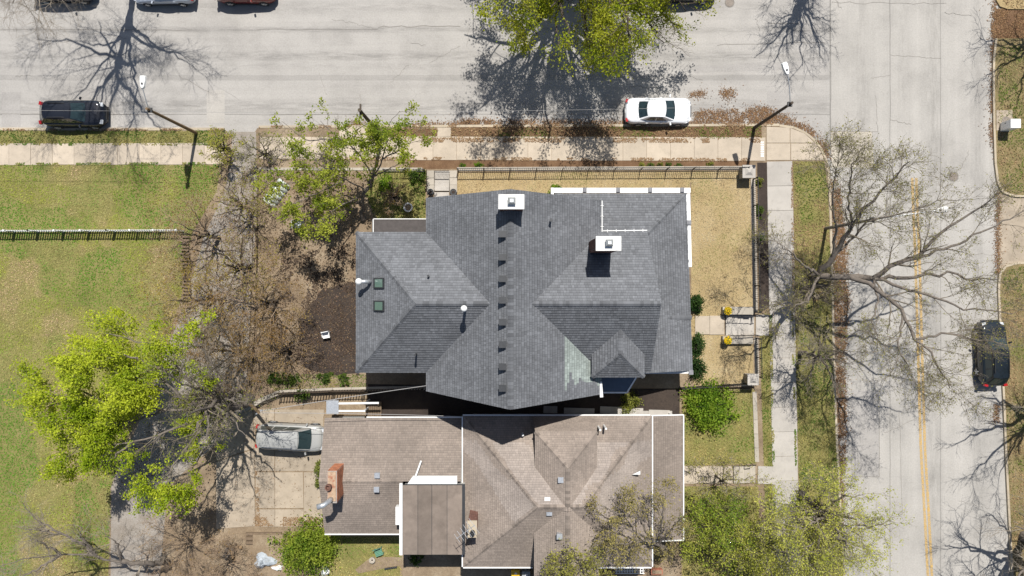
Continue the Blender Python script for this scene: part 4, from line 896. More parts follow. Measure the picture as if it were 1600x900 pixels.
# street lamps and poles
M_pole = mat('weathered_pole', A(150, 124, 92), .3, 4, .9, .4); M_poled = mat('dark_pole', A(96, 84, 72), .3, 4, .9, .4)
def lamp(base, head, label, m, ht=7.1, z=.1, arm_lift=.5):
    b = P(*base, z); r = thing('street_lamp', b, label, 'street lamp', 'street lamps on poles'); tx, ty = b[0], b[1]
    MB().tube([(tx, ty, z), (tx, ty, z+ht*.5), (tx, ty, z+ht)], [.125, .105, .085], 12).build('pole', m, r)
    h = P(*head, z+ht+arm_lift); d = Vector((h[0]-tx, h[1]-ty, 0)); u = d.normalized()
    p0 = Vector((tx, ty, z+ht-.35)); pe = Vector((h[0], h[1], z+ht+arm_lift)); a = pe-u*.4
    ar = MB().tube([p0, p0+d*.25+Vector((0, 0, .35)), p0+d*.6+Vector((0, 0, .7)), a], [.035, .03, .03, .03], 8).build('arm', M_galv, r)
    MB().box((tx, ty, z+ht-.4), (.3, .3, .12)).build('bracket', M_dark, r)
    an = math.atan2(u.y, u.x); hd = MB()
    pl = [(-.42, .07), (-.3, .13), (.05, .19), (.36, .19), (.42, .15), (.42, -.15), (.36, -.19), (.05, -.19), (-.3, -.13), (-.42, -.07)]
    ca, sa = math.cos(an), math.sin(an); n = len(pl)
    lo = [(pe.x+x*ca-y*sa, pe.y+x*sa+y*ca, pe.z-.07) for x, y in pl]; hi = [(pe.x+x*.9*ca-y*.8*sa, pe.y+x*.9*sa+y*.8*ca, pe.z+.07) for x, y in pl]
    hd.add(lo+hi, [tuple(range(n)), tuple(range(2*n-1, n-1, -1))]+[((i+1) % n, i, i+n, (i+1) % n+n) for i in range(n)])
    o = hd.build('lamp_head', M_white, r); MB().box((pe.x-u.x*.12, pe.y-u.y*.12, pe.z+.1), (.1, .1, .07)).build('photocell', M_dark, o)
    MB().box((pe.x+u.x*.12, pe.y+u.y*.12, pe.z-.085), (.45, .26, .03), an).build('lens', glass_mat('lamp_lens', (.3, .3, .28)), o)
    return Vector((tx, ty, z+ht-.6))
t1 = lamp((307, 208), (223, 128), 'pale wooden pole with white street lamp beside the black car', M_pole)
t3 = lamp((1178, 200), (1228, 107), 'dark brown pole with white street lamp at the street corner', M_poled)
t4 = lamp((1290, 357), (1471, 328), 'street lamp reaching through the bare tree over the main street', mat('grey_pole', A(150, 142, 132), .2, 4, .8, .2))
b = P(596, 212, .1); po = thing('utility_pole', b, 'plain dark utility pole standing behind the maple', 'pole')
MB().tube([b, (b[0], b[1], 7.6)], [.15, .11], 12).build('pole', M_poled, po); MB().box((b[0], b[1], 7.3), (.1, .9, .1)).build('crossarm', M_poled, po); MB().tube([(b[0], b[1]-.35, 7.35), (b[0], b[1]-.35, 7.5)], .05, 8).build('insulator', M_dark, po)
t2 = Vector((b[0], b[1], 7.0))
M_wire = mat('cable', (.2, .2, .2), .1, 5, .6, 0)
def wire(a, b, label, sag=.25, r=.009, n=24, m=None):
    a, b = Vector(a), Vector(b); pts = [a+(b-a)*i/n-Vector((0, 0, sag*4*(i/n)*(1-i/n))) for i in range(n+1)]
    o = MB().tube(pts, r, 5).build('cable', m or M_wire, at=a); tag(o, label, 'cable')
M_wirel = mat('pale_cable', (.3, .29, .28), .1, 5, .6, 0)
wire(t3, t2, 'overhead cable crossing above the white car', .3, .009, m=M_wirel); wire(t2, t1, 'overhead cable above the side street left of the maple', .3, m=M_wirel)
wire(t1, Vector((-45, t1.y+.2, 7.0)), 'overhead cable passing above the black car on the left', .3, m=M_wirel)
wire(P(404, 643, 5.5), (xl+.05, -6.3, 6.2), 'pale service cable from the alley to the grey house', .3, .022, m=M_wirel)
wire(P(404, 645, 5.5), P(727, 651, 4.1), 'service cable sloping over the garage to the brown house', .3, .018, m=M_wirel)
sp = P(386, 628, .1); po = thing('utility_pole', sp, 'leaning pale pole at the alley end of the driveway', 'pole'); q = P(404, 644, 5.6)
MB().tube([sp, (sp[0]+(q[0]-sp[0])*.5, sp[1]+(q[1]-sp[1])*.5, 2.8), q], [.13, .12, .1], 10).build('pole', M_pole, po); MB().box((q[0], q[1], 5.5), (.5, .08, .08), .6).build('crossarm', M_galv, po)
# ---------------------------------------------------------------- cars
M_tyre = mat('tyre_rubber', (.025, .025, .026), .15, 12, .85, .2); M_rim = mat('alloy', (.4, .41, .42), .1, 8, .35, 0, metal=.7)
M_cglass = glass_mat('car_glass', (.022, .038, .042), .04); M_chrome = mat('chrome', (.6, .61, .62), .05, 8, .2, 0, metal=.9)
M_red = paint_mat('tail_lamp_red', (.35, .01, .012), .15); M_headl = glass_mat('head_lamp_clear', (.5, .52, .54), .08); M_trimb = mat('black_plastic', (.02, .02, .021), .15, 20, .6, .1)
def patch(c00, c10, c11, c01, n, m, bulge=0.0, ax=None, u0=0, u1=1, v0=0, v1=1, off=0.0):
    """curved four sided panel; corners run 00 -> 10 (u) and 00 -> 01 (v)"""
    c00, c10, c11, c01 = map(Vector, (c00, c10, c11, c01)); nr = (c10-c00).cross(c01-c00).normalized(); ax = Vector(ax) if ax else nr
    vs = []
    for j in range(m+1):
        for i in range(n+1):
            u = u0+(u1-u0)*i/n; v = v0+(v1-v0)*j/m
            p = (c00*(1-u)+c10*u)*(1-v)+(c01*(1-u)+c11*u)*v
            vs.append(p+ax*bulge*(4*u*(1-u))+nr*off)
    return vs, [(j*(n+1)+i, j*(n+1)+i+1, (j+1)*(n+1)+i+1, (j+1)*(n+1)+i) for j in range(m) for i in range(n)]
def interp(x, xs, ys): return float(np.interp(x, xs, ys))
def car(name, label, px, py, heading, L, W, paint, kind='sedan', zg=0.0, group='parked cars'):
    """heading in degrees: direction the nose points; (px, py) is the centre of the car's footprint"""
    zc = zg+.8; c = P(px, py, zc); root = thing(name, (c[0], c[1], zg), label, 'car', group); root.rotation_euler[2] = R(heading)
    def put(vf, nm, m, par=None, smooth=True):
        me = bpy.data.meshes.new(nm); me.from_pydata([tuple(v) for v in vf[0]], [], vf[1]); me.update()
        if smooth: me.polygons.foreach_set('use_smooth', np.ones(len(me.polygons), dtype=bool))
        return link(nm, me, m, par or root)
    h = L/2; hw = W/2
    if kind == 'sedan':
        fx = [-h, -h+.06, -h+.25, -h+.95, -h+1.2, h-1.6, h-1.3, h-.5, h-.14, h]; fz = [.62, .86, .95, .98, .96, .93, .92, .82, .66, .5]
        g = dict(f0=h-1.32, f1=h-2.12, r1=-h+1.62, r0=-h+.92, zb=.93, zt=1.44, wb=.88, wt=.66)
    elif kind == 'suv':
        fx = [-h, -h+.06, -h+.2, -h+.9, -h+1.2, h-1.6, h-1.25, h-.45, h-.13, h]; fz = [.75, 1.0, 1.06, 1.08, 1.08, 1.06, 1.04, .96, .78, .6]
        g = dict(f0=h-1.32, f1=h-2.1, r1=-h+.75, r0=-h+.22, zb=1.05, zt=1.66, wb=.88, wt=.63)
    else:   # minivan / big wagon
        fx = [-h, -h+.06, -h+.2, -h+.9, -h+1.2, h-1.5, h-1.15, h-.4, h-.12, h]; fz = [.75, 1.02, 1.08, 1.1, 1.1, 1.06, 1.02, .9, .72, .55]
        g = dict(f0=h-1.05, f1=h-1.85, r1=-h+.42, r0=-h+.12, zb=1.06, zt=1.74, wb=.9, wt=.68)
    # lower body: lofted sections, rounded in plan at both ends
    NS = 33; xs = [-h*math.cos(math.pi*i/(NS-1)) for i in range(NS)]; V = []; Fc = []
    K = None
    for x in xs:
        t = abs(x)/h; w_ = hw*(1-(.36*max(0, (t-.74)/.26)**2.4 if kind == 'sedan' else .42*max(0, (t-.68)/.32)**2.3)); z = interp(x, fx, fz); e = max(0, (t-.93)/.07)
        zl = .24+.16*e*e; wx = w_*(1+.012*math.sin(x*1.3)); sec = [(wx*.86, zl), (wx*.965, zl+.1), (wx, .52), (wx*.995, .64), (wx*.965, max(z-.12, .6)), (wx*.9, z-.035), (wx*.72, z+.012), (wx*.36, z+.03), (0, z+.034)]
        full = sec+[(-a, b) for a, b in sec[-2::-1]]; K = len(full)
        V += [(x, a, b) for a, b in full]
    for i in range(NS-1):
        for k in range(K): k2 = (k+1) % K; Fc.append((i*K+k, (i+1)*K+k, (i+1)*K+k2, i*K+k2))
    Fc += [tuple(range(K)), tuple((NS-1)*K+k for k in range(K-1, -1, -1))]
    body = put((V, Fc), 'body', paint)
    # greenhouse
    wb, wt = g['wb']*hw, g['wt']*hw; zb, zt = g['zb']-.02, g['zt']
    F0 = [(g['f0'], -wb*.93, zb), (g['f0'], wb*.93, zb)]; F1 = [(g['f1'], -wt, zt-.03), (g['f1'], wt, zt-.03)]
    R0 = [(g['r0'], -wb*.9, zb), (g['r0'], wb*.9, zb)]; R1 = [(g['r1'], -wt*.97, zt-.04), (g['r1'], wt*.97, zt-.04)]
    fa, ra, sa = (1, 0, .25), (-1, 0, .25), None
    top = patch(R1[0], F1[0], F1[1], R1[1], 8, 8, 0); tv = []
    for k, v in enumerate(top[0]):
        i, j = k % 9, k//9; u, q = i/8, j/8; tv.append((v[0]+.1*(2*u-1)*(4*q*(1-q)), v[1], v[2]+.055*(4*q*(1-q))+.03*(4*u*(1-u))))
    put((tv, top[1]), 'roof', paint)
    fr = MB()
    for vs, fc in (patch(F0[0], F0[1], F1[1], F1[0], 8, 4, .1, fa), patch(R0[1], R0[0], R1[0], R1[1], 8, 4, .1, ra),
                   patch(F0[1], R0[1], R1[1], F1[1], 8, 4, .03, (0, 1, .2)), patch(R0[0], F0[0], F1[0], R1[0], 8, 4, .03, (0, -1, .2))): fr.add(vs, fc)
    put((fr.v, fr.f), 'pillars', paint)
    o = .012
    put(patch(F0[0], F0[1], F1[1], F1[0], 10, 5, .1, fa, .05, .95, .02, .93, o), 'windshield', M_cglass)
    put(patch(R0[1], R0[0], R1[0], R1[1], 10, 5, .1, ra, .08, .92, .1 if kind != 'sedan' else .03, .92, o), 'rear_window', M_cglass)
    cuts = ((.2, .5), (.53, .84)) if kind == 'sedan' else ((.14, .38), (.41, .66), (.69, .93))
    for a, b in cuts:
        put(patch(F0[1], R0[1], R1[1], F1[1], 5, 3, .03, (0, 1, .2), a, b, .06, .9, o), 'side_window', M_cglass)
        put(patch(R0[0], F0[0], F1[0], R1[0], 5, 3, .03, (0, -1, .2), 1-b, 1-a, .06, .9, o), 'side_window', M_cglass)
    def bx(nm, c_, d_, m, par=None, rz=0, taper=1.0):
        q = MB().box(c_, d_, rz, taper); return put((q.v, q.f), nm, m, par, False)
    # lamps, bumpers, grille, plates, mirrors, handles, wipers, seams
    for s in (-1, 1):
        zf = interp(h-.28, fx, fz)
        put(patch((h-.46, s*hw*.82, zf+.03), (h-.16, s*hw*.84, zf-.1), (h-.12, s*hw*.5, zf-.1), (h-.24, s*hw*.52, zf+.03), 4, 3, .03, (.4, 0, .6)), 'headlight', M_headl)
        zr_ = interp(-h+.15, fx, fz)
        bx('tail_light', (-h+.1, s*hw*.74, zr_-.12), (.16, .26, .2), M_red, None, -s*.25)
        mx = g['f0']-.28; mi = bx('mirror', (mx, s*(hw+.09), zb+.07), (.11, .22, .13), paint, None, -s*.25, .8); bx('mirror_glass', (mx-.058, s*(hw+.09), zb+.07), (.008, .18, .1), M_chrome, mi, -s*.25)
        for hx in ((.15, -.85) if kind == 'sedan' else (.3, -.75)): bx('door_handle', (hx, s*(hw*.995), .84), (.18, .03, .03), paint if kind != 'van' else M_chrome)
        bx('sill', (0, s*hw*.95, .27), (L*.5, .08, .1), M_trimb)
        for wx_ in (h-.93, -h+1.0):
            q = MB(); rr = .33 if kind == 'sedan' else .37
            prof = [(rr*.6, -.1), (rr*.93, -.105), (rr, -.07), (rr, .07), (rr*.93, .105), (rr*.6, .1)]; n = 22; vs = []; fc = []
            for r_, y_ in prof:
                for k in range(n): a = 2*math.pi*k/n; vs.append((wx_+r_*math.cos(a), s*(hw-.085)+y_, rr+r_*math.sin(a)))
            for i in range(len(prof)-1):
                for k in range(n): k2 = (k+1) % n; fc.append((i*n+k, (i+1)*n+k, (i+1)*n+k2, i*n+k2))
            fc += [tuple(range(n)), tuple((len(prof)-1)*n+k for k in range(n-1, -1, -1))]
            w2 = put((vs, fc), 'wheel', M_tyre); q = MB()
            for k in range(5):
                a = 2*math.pi*k/5; q.tube([(wx_, s*(hw+.018), rr), (wx_+rr*.58*math.cos(a), s*(hw+.018), rr+rr*.58*math.sin(a))], [.07, .045], 6)
            put((q.v, q.f), 'rim', M_rim, w2, False)
    bx('grille', (h-.015, 0, .55), (.06, W*.42, .14), M_trimb); bx('front_bumper_trim', (h-.06, 0, .36), (.14, W*.62, .1), M_trimb); bx('rear_bumper_trim', (-h+.05, 0, .4), (.12, W*.6, .12), M_trimb)
    bx('licence_plate', (-h-.012, 0, .7), (.02, .3, .15), M_white)
    zh = interp(g['f0']+.05, fx, fz)+.04
    for s in (-.45, .12):
        q = MB().tube([(g['f0']+.08, s*hw, zh), (g['f0']-.12, s*hw+.5*hw, zh+.14)], .012, 5); put((q.v, q.f), 'wiper', M_trimb, None, False)
    q = MB()
    for s in (-1, 1):
        q.tube([(x, s*hw*(.70 if x < h-.6 else .62), interp(x, fx, fz)+.012) for x in np.linspace(g['f0']+.15, h-.3, 7)], .009, 4)
    q.tube([(h-.3, y, interp(h-.3, fx, fz)+.03*(1-(y/hw)**2)) for y in np.linspace(-.6*hw, .6*hw, 7)], .008, 4); put((q.v, q.f), 'hood_seam', M_trimb, None, False)
    if kind != 'sedan':
        for s in (-1, 1):
            q = MB().tube([(g['r1']+.25, s*wt*.86, zt+.0), (g['r1']+.35, s*wt*.86, zt+.06), (g['f1']-.45, s*wt*.86, zt+.07), (g['f1']-.3, s*wt*.86, zt+.01)], .022, 6); put((q.v, q.f), 'roof_rail', M_trimb if kind == 'suv' else M_chrome, None, False)
    else:
        q = MB().tube([(g['r0']-.14, y, .98+.02) for y in np.linspace(-.5*hw, .5*hw, 5)], .008, 4); put((q.v, q.f), 'boot_seam', M_trimb, None, False)
    return root
P_black = paint_mat('black_car_paint', (.008, .010, .016), .22); P_white = paint_mat('white_car_paint', (.78, .79, .8), .25); P_navy = paint_mat('dark_teal_car_paint', (.006, .011, .016), .2)
P_beige = paint_mat('pale_gold_car_paint', (.36, .36, .345), .35, .3); P_silver = paint_mat('silver_blue_car_paint', (.42, .46, .52), .3, .3); P_rust = paint_mat('dark_red_car_paint', (.16, .025, .018), .3); P_dark = paint_mat('charcoal_car_paint', (.02, .021, .024), .25)
car('parked_car', 'black hatchback parked at the kerb under the bare tree shadow', 113.5, 177, 0, 4.65, 1.86, P_black, 'suv')
car('parked_car', 'white sedan parked at the kerb beside the big green tree shadow', 1029, 172.5, 0, 4.8, 1.86, P_white, 'sedan')
car('parked_car', 'dark blue-black car parked on the main street behind budding twigs', 1552, 552, 91.5, 4.75, 1.88, P_navy, 'suv')
car('parked_car', 'pale gold minivan with roof rails parked on the driveway', 455, 683.5, -3, 5.0, 1.9, P_beige, 'van', .135)
car('parked_car', 'silver-blue car cut by the top edge above the bare tree', 254, -16, 180, 4.5, 1.8, P_silver, 'sedan')
car('parked_car', 'dark red car cut by the top edge of the street', 382, -17, 0, 4.4, 1.8, P_rust, 'suv')
car('parked_car', 'black car at the top left edge behind bare twigs', 95, -20, 0, 4.7, 1.85, P_black, 'suv')
car('parked_car', 'charcoal car at the top edge right of the big green tree', 1072, -20, 0, 4.6, 1.85, P_dark, 'suv')
# ---------------------------------------------------------------- trees
def nrm(v): return v/np.maximum(np.linalg.norm(v, axis=-1, keepdims=True), 1e-9)
def tubes(P3, Rd, k):
    """P3 (n,m,3) centre lines, Rd (n,m) radii -> vertices, quads"""
    n, m, _ = P3.shape; T = np.empty_like(P3); T[:, 1:-1] = P3[:, 2:]-P3[:, :-2]; T[:, 0] = P3[:, 1]-P3[:, 0]; T[:, -1] = P3[:, -1]-P3[:, -2]
    T = nrm(T); ref = np.zeros_like(T); ref[..., 0] = 1; alt = np.abs(T[:, :1, 0:1]) > .85; ref = np.where(alt, np.array([0, 1., 0]), ref)
    U = nrm(np.cross(T, ref)); W = np.cross(T, U); a = np.arange(k)*2*math.pi/k
    V = P3[:, :, None]+Rd[:, :, None, None]*(np.cos(a)[None, None, :, None]*U[:, :, None]+np.sin(a)[None, None, :, None]*W[:, :, None])
    idx = np.arange(n*m*k).reshape(n, m, k); a0 = idx[:, :-1]; a1 = idx[:, 1:]
    Q = np.stack([a0, np.roll(a0, -1, 2), np.roll(a1, -1, 2), a1], -1).reshape(-1, 4)
    return V.reshape(-1, 3), Q
def sprout(PP, RR, n, rng, t0, t1, ang, angv, length, lenv, M, wig, up, rr, rmin, taper=.25, flat=0.0):
    """n child branches spread over the parent branches"""
    N0, M0, _ = PP.shape; L0 = np.linalg.norm(PP[:, -1]-PP[:, 0], axis=1); pr = L0/L0.sum()
    w = rng.choice(N0, n, p=pr); t = rng.uniform(t0, t1, n)*(M0-1); i = np.clip(t.astype(int), 0, M0-2); f = (t-i)[:, None]
    base = PP[w, i]*(1-f)+PP[w, i+1]*f; r0 = RR[w, i]*(1-f[:, 0])+RR[w, i+1]*f[:, 0]; T = nrm(PP[w, i+1]-PP[w, i])
    rv = nrm(rng.normal(0, 1, (n, 3))); pe = nrm(np.cross(T, rv)); a = R(1)*rng.normal(ang, angv, n)[:, None]
    d = nrm(T*np.cos(a)+pe*np.sin(a)); d[:, 2] = d[:, 2]*(1-flat)+up*.5; d = nrm(d)
    Ln = length*rng.uniform(1-lenv, 1+lenv, n)*(1-.45*(t/(M0-1)-t0))
    pts = [base]; st = (Ln/(M-1))[:, None]; tr = nrm(rng.normal(0, 1, (n, 3)))
    for q in range(M-1):
        d = d+rng.normal(0, wig, (n, 3))+tr*wig*.4; d[:, 2] += up*.22; d = nrm(d); pts.append(pts[-1]+d*st)
    pts = np.stack(pts, 1); r1 = np.clip(r0*rr, rmin, None); Rd = r1[:, None]*np.linspace(1, taper, M)[None]
    return pts, np.maximum(Rd, rmin*.55)
def resample(pl, M):
    pl = np.asarray(pl, float); s = np.concatenate([[0], np.cumsum(np.linalg.norm(np.diff(pl, axis=0), axis=1))]); q = np.linspace(0, s[-1], M)
    return np.stack([np.interp(q, s, pl[:, i]) for i in range(3)], 1)
M_bark = mat('grey_bark', A(132, 122, 112), .3, 6, .95, .6); M_barkd = mat('dark_bark', A(84, 74, 64), .3, 6, .95, .6); M_twig = mat('pale_twigs', A(172, 160, 144), .25, 2, .9, 0); M_twigb = mat('brown_twigs', A(190, 164, 136), .3, 2, .9, 0); M_twigd = mat('grey_brown_twigs', A(118, 106, 92), .25, 2, .9, 0)
M_twigm = mat('tan_grey_twigs', A(148, 136, 118), .25, 2, .9, 0)
M_leaf = leaf_mat('tree_leaf', .45)
def tree(name, label, limbs, levels, seed, bark, twig, leaf=None, cat='tree', group=None, trunk_r=None):
    """limbs: list of (polyline [(x,y,z)...], r0, r1); levels: dicts for sprout(); leaf: dict(n, size, cols, spread, tilt)"""
    rng = np.random.default_rng(seed); base = Vector(limbs[0][0][0]); root = thing(name, base, label, cat, group); off = np.array(base)
    M0 = 16; PP = np.stack([resample(l[0], M0) for l in limbs]); jit = rng.normal(0, .1, PP.shape); jit[:, 0] = 0; jit[..., 2] *= .4; PP = PP+jit*np.minimum(1, np.array([l[1] for l in limbs])*6)[:, None, None]
    RR = np.stack([np.linspace(l[1], l[2], M0) for l in limbs]); sets = [(PP, RR, 10)]; src = [(PP, RR)]
    RR[0, 0] *= 1.35
    Vt, Qt = tubes(PP-off, RR, 10)
    trunkV = [Vt]; trunkQ = [Qt]; bV = []; bQ = []; nv = len(Vt); nb = 0
    allP = [(PP, RR)]; last = None
    for li, lv in enumerate(levels):
        lv = dict(lv); fr = lv.pop('src', -1); k = lv.pop('k', 3); n = lv.pop('n')
        if fr == -1: cp, cr_ = allP[-1]
        elif fr == 'all': cp, cr_ = allP[-1]
        else: cp, cr_ = allP[fr]
        cp, cr_ = sprout(cp, cr_, n, rng, **lv); allP.append((cp, cr_)); V, Q = tubes(cp-off, cr_, k); bV.append(V); bQ.append(Q+nb); nb += len(V)
    link('trunk', npmesh('trunk', Vt, [Qt], smooth=True), bark, root)
    if bV: link('branches', npmesh('branches', np.concatenate(bV), [np.concatenate(bQ)]), twig, root)
    if leaf:
        cp = np.concatenate([allP[i][0].reshape(-1, 3) if i >= 0 else allP[i][0].reshape(-1, 3) for i in leaf.get('on', (-1,))]); n = leaf['n']
        if 'keep' in leaf: cp = cp[leaf['keep'](cp)]
        w = rng.integers(0, len(cp), n); pos = cp[w]+rng.normal(0, leaf['spread'], (n, 3)); 
        V, Q = leaf_quads(pos-off, rng.uniform(*leaf['size'], n), leaf.get('tilt', .8), .75)
        c0, c1 = np.array(leaf['cols'][0]), np.array(leaf['cols'][1]); t = np.clip(fbm(pos[:, 0]+pos[:, 2]*.4, pos[:, 1], 1.1, seed)*1.9-.45+rng.normal(0, .2, n), 0, 1)[:, None]
        cc = (c0*(1-t)+c1*t)*rng.uniform(.7, 1.25, (n, 1)); o = link('crown', npmesh('crown', V, [Q], cc), leaf.get('mat', M_leaf), root); o['kind'] = 'stuff'
    else:
        pass
    return root
def limbset(base, ht, fork, n, spread, r, rng, az0=0, az1=360, lean=(0, 0), tip=.8, zvar=.25, zst=.35):
    """a trunk and n rising limbs; lean moves the crown sideways"""
    b = np.array(base); out = []; f = b+np.array([lean[0]*.25, lean[1]*.25, fork]); out.append(([b, (b+f)/2+rng.normal(0, .06, 3)*[1, 1, 0], f, f+np.array([lean[0]*.4, lean[1]*.4, (ht-fork)*.45]), f+np.array([lean[0]*.7, lean[1]*.7, (ht-fork)*.92])], r, r*.16))
    for i in range(n):
        az = R(az0+(az1-az0)*(i+rng.uniform(.2, .8))/n); s = spread*rng.uniform(.7, 1.1); z0 = fork*rng.uniform(.75, 1.05)+(ht-fork)*rng.uniform(0, zst); zt = ht*(tip+rng.uniform(-zvar, .12))
        st = b+np.array([lean[0]*.3*z0/ht, lean[1]*.3*z0/ht, z0]); dv = np.array([math.cos(az), math.sin(az), 0]); zt = max(zt, z0+.6)
        L = np.array([lean[0], lean[1], 0]); sw = rng.normal(0, .08*s, 3)*[1, 1, .3]
        out.append(([st, st+dv*s*.25+L*.25+[0, 0, (zt-z0)*.4], st+dv*s*.62+L*.6+[0, 0, (zt-z0)*.75]+sw, st+dv*s+L+[0, 0, zt-z0]], r*rng.uniform(.4, .6), r*.08))
    return out
def LV(n, ang=42, angv=12, length=2, M=6, wig=.12, up=.15, rr=.55, rmin=.012, t0=.25, t1=1.0, lenv=.35, k=4, **kw): return dict(n=n, ang=ang, angv=angv, length=length, M=M, wig=wig, up=up, rr=rr, rmin=rmin, t0=t0, t1=t1, lenv=lenv, k=k, **kw)
rg = np.random.default_rng(11)
# --- bare tree above the top left
b = P(214, -34, .1)
tree('street_tree', 'tall bare tree at the top left casting branch shadows on the street', limbset(b, 20, 5, 12, 5.4, .27, rg, tip=.8, lean=(-.6, -.4), zst=.55, zvar=.45), [LV(70, length=3.4, M=7, rr=.45, rmin=.028, ang=36), LV(420, length=2.1, M=6, rr=.5, rmin=.013), LV(2200, length=1.2, M=5, rr=.5, rmin=.007, k=3), LV(4500, length=.6, M=3, rr=.6, rmin=.005, k=3)], 1, M_bark, M_twig)
# --- big green tree at the top
b = P(885, -46, .1)
tree('street_tree', 'big leafy green tree at the top with a wide shadow over the street', limbset(b, 14.5, 3.0, 20, 6.9, .5, rg, tip=.7, lean=(.3, -1.3), zvar=.34)+[([(b[0], b[1], 3.4), tuple(np.array(P(x_, y_, z_))*.5+np.array((b[0], b[1], 4.4))*.5+np.array((0, 0, .6))), P(x_, y_, z_)], .16, .03) for x_, y_, z_ in ((1062, 46, 5.2), (1035, 66, 5), (1000, 72, 6), (920, 70, 6.5), (865, 62, 6.5), (800, 30, 7), (1072, 14, 6), (785, 2, 8), (835, 55, 6))], [LV(190, length=2.6, M=7, rr=.5, rmin=.03), LV(1300, length=1.5, M=6, rr=.5, rmin=.012), LV(6000, length=.8, M=4, rr=.5, rmin=.007, k=3)], 2, M_barkd, M_twigd, dict(n=56000, keep=lambda p: ((np.hypot(p[:, 0]-4, p[:, 1]-21.5) > 2.6+.8*np.sin(3*np.arctan2(p[:, 1]-21.5, p[:, 0]-4))) | (p[:, 2] > 11.5)) & (fbm(p[:, 0]+p[:, 2], p[:, 1]-p[:, 2], 1.3, 61) > .41) & ~((p[:, 0] > 8.6) & (p[:, 1]-.57*p[:, 2] < 14.2)), size=(.08, .17), cols=(A(146, 168, 30), A(224, 224, 72)), spread=.17, on=(-1,), tilt=.9))  # crown shaped for its shadow: leaves that would shade the white car left out
# --- bare trees whose shadows fall in from the top right
b = P(1262, -62, .1)
tree('street_tree', 'bare tree past the top edge with its shadow at the street corner', limbset(b, 11.5, 3, 8, 3.6, .3, rg, tip=.85), [LV(50, length=2, M=6, rmin=.025), LV(300, length=1.3, M=5, rmin=.014), LV(1600, length=.8, M=4, rmin=.009, k=3)], 3, M_bark, M_twig)
b = P(1618, 28, .12)
tree('street_tree', 'bare tree beyond the right edge at the top right driveway', limbset(b, 8.5, 2.2, 8, 3.8, .25, rg, tip=.7), [LV(45, length=1.8, M=6, rmin=.022), LV(260, length=1.2, M=5, rmin=.012), LV(1200, length=.8, M=4, rmin=.008, k=3)], 4, M_bark, M_twig)
# --- the big budding tree by the main street: limbs follow the photograph
def pl(*q): return [P(x, y, z) for x, y, z in q]
lim = [(pl((1256, 462, .1), (1262, 455, 2), (1268, 446, 3.6), (1280, 430, 4.8)), .4, .3),
       (pl((1280, 430, 4.8), (1300, 405, 6), (1330, 355, 7.6), (1352, 322, 8.6), (1385, 296, 9.4), (1424, 248, 10.6)), .2, .03),
       (pl((1280, 430, 4.8), (1320, 432, 5.8), (1366, 436, 6.6), (1395, 410, 7.4), (1428, 402, 8), (1470, 365, 9), (1556, 304, 10.2)), .22, .03),
       (pl((1428, 402, 8), (1480, 388, 8.6), (1530, 366, 9.2), (1600, 330, 9.8)), .1, .03),
       (pl((1366, 436, 6.6), (1420, 432, 7.4), (1480, 430, 8), (1560, 436, 8.8)), .14, .03),
       (pl((1330, 434, 6), (1372, 448, 7), (1410, 490, 8), (1432, 530, 8.8), (1455, 556, 9.4), (1490, 608, 10)), .16, .03),
       (pl((1432, 530, 8.8), (1480, 520, 9.4), (1530, 530, 9.8), (1580, 540, 10)), .08, .03),
       (pl((1366, 436, 6.6), (1400, 444, 7.5), (1450, 460, 8.2), (1500, 480, 8.8), (1580, 490, 9.2)), .1, .03), (pl((1300, 405, 6), (1360, 345, 7.5), (1420, 332, 8.5), (1480, 310, 9)), .09, .02),
       (pl((1280, 430, 4.8), (1262, 420, 6), (1242, 400, 7), (1215, 380, 8)), .11, .02), (pl((1300, 405, 6), (1306, 360, 7.2), (1300, 310, 8.5), (1310, 250, 9.8)), .1, .02), (pl((1330, 355, 7.6), (1326, 310, 8.6), (1330, 270, 9.6), (1345, 232, 10.2)), .08, .02),
       (pl((1366, 436, 6.6), (1372, 470, 7.2), (1362, 500, 7.8), (1372, 540, 8.6)), .08, .02), (pl((1410, 490, 8), (1402, 540, 8.8), (1432, 600, 9.6)), .07, .02), (pl((1280, 430, 4.8), (1262, 470, 6), (1240, 480, 7), (1205, 470, 8)), .1, .02)]
tree('street_tree', 'large budding bare tree spreading its limbs over the main street', lim, [LV(150, length=2.3, M=7, rr=.45, rmin=.02, wig=.16), LV(900, length=1.3, M=6, rr=.5, rmin=.011, wig=.16, src=1), LV(4600, length=.8, M=5, rr=.5, rmin=.008, k=3, wig=.2), LV(10000, length=.42, M=3, rr=.6, rmin=.006, k=3)], 5, M_bark, M_twigm, dict(n=15000, size=(.04, .1), cols=(A(140, 138, 76), A(196, 190, 104)), spread=.07, tilt=.7, on=(-1,)))
b = P(1250, 552, .1)
tree('street_tree', 'small pale grey bare tree between pavement and grass strip', limbset(b, 6.6, 2.2, 8, 2.2, .16, rg, tip=.75, lean=(-.3, .2)), [LV(45, length=1.2, M=6, rmin=.018), LV(260, length=.8, M=5, rmin=.011), LV(1300, length=.5, M=4, rmin=.007, k=3)], 6, M_bark, M_twig, dict(n=700, size=(.05, .1), cols=(A(150, 150, 86), A(190, 190, 110)), spread=.06))
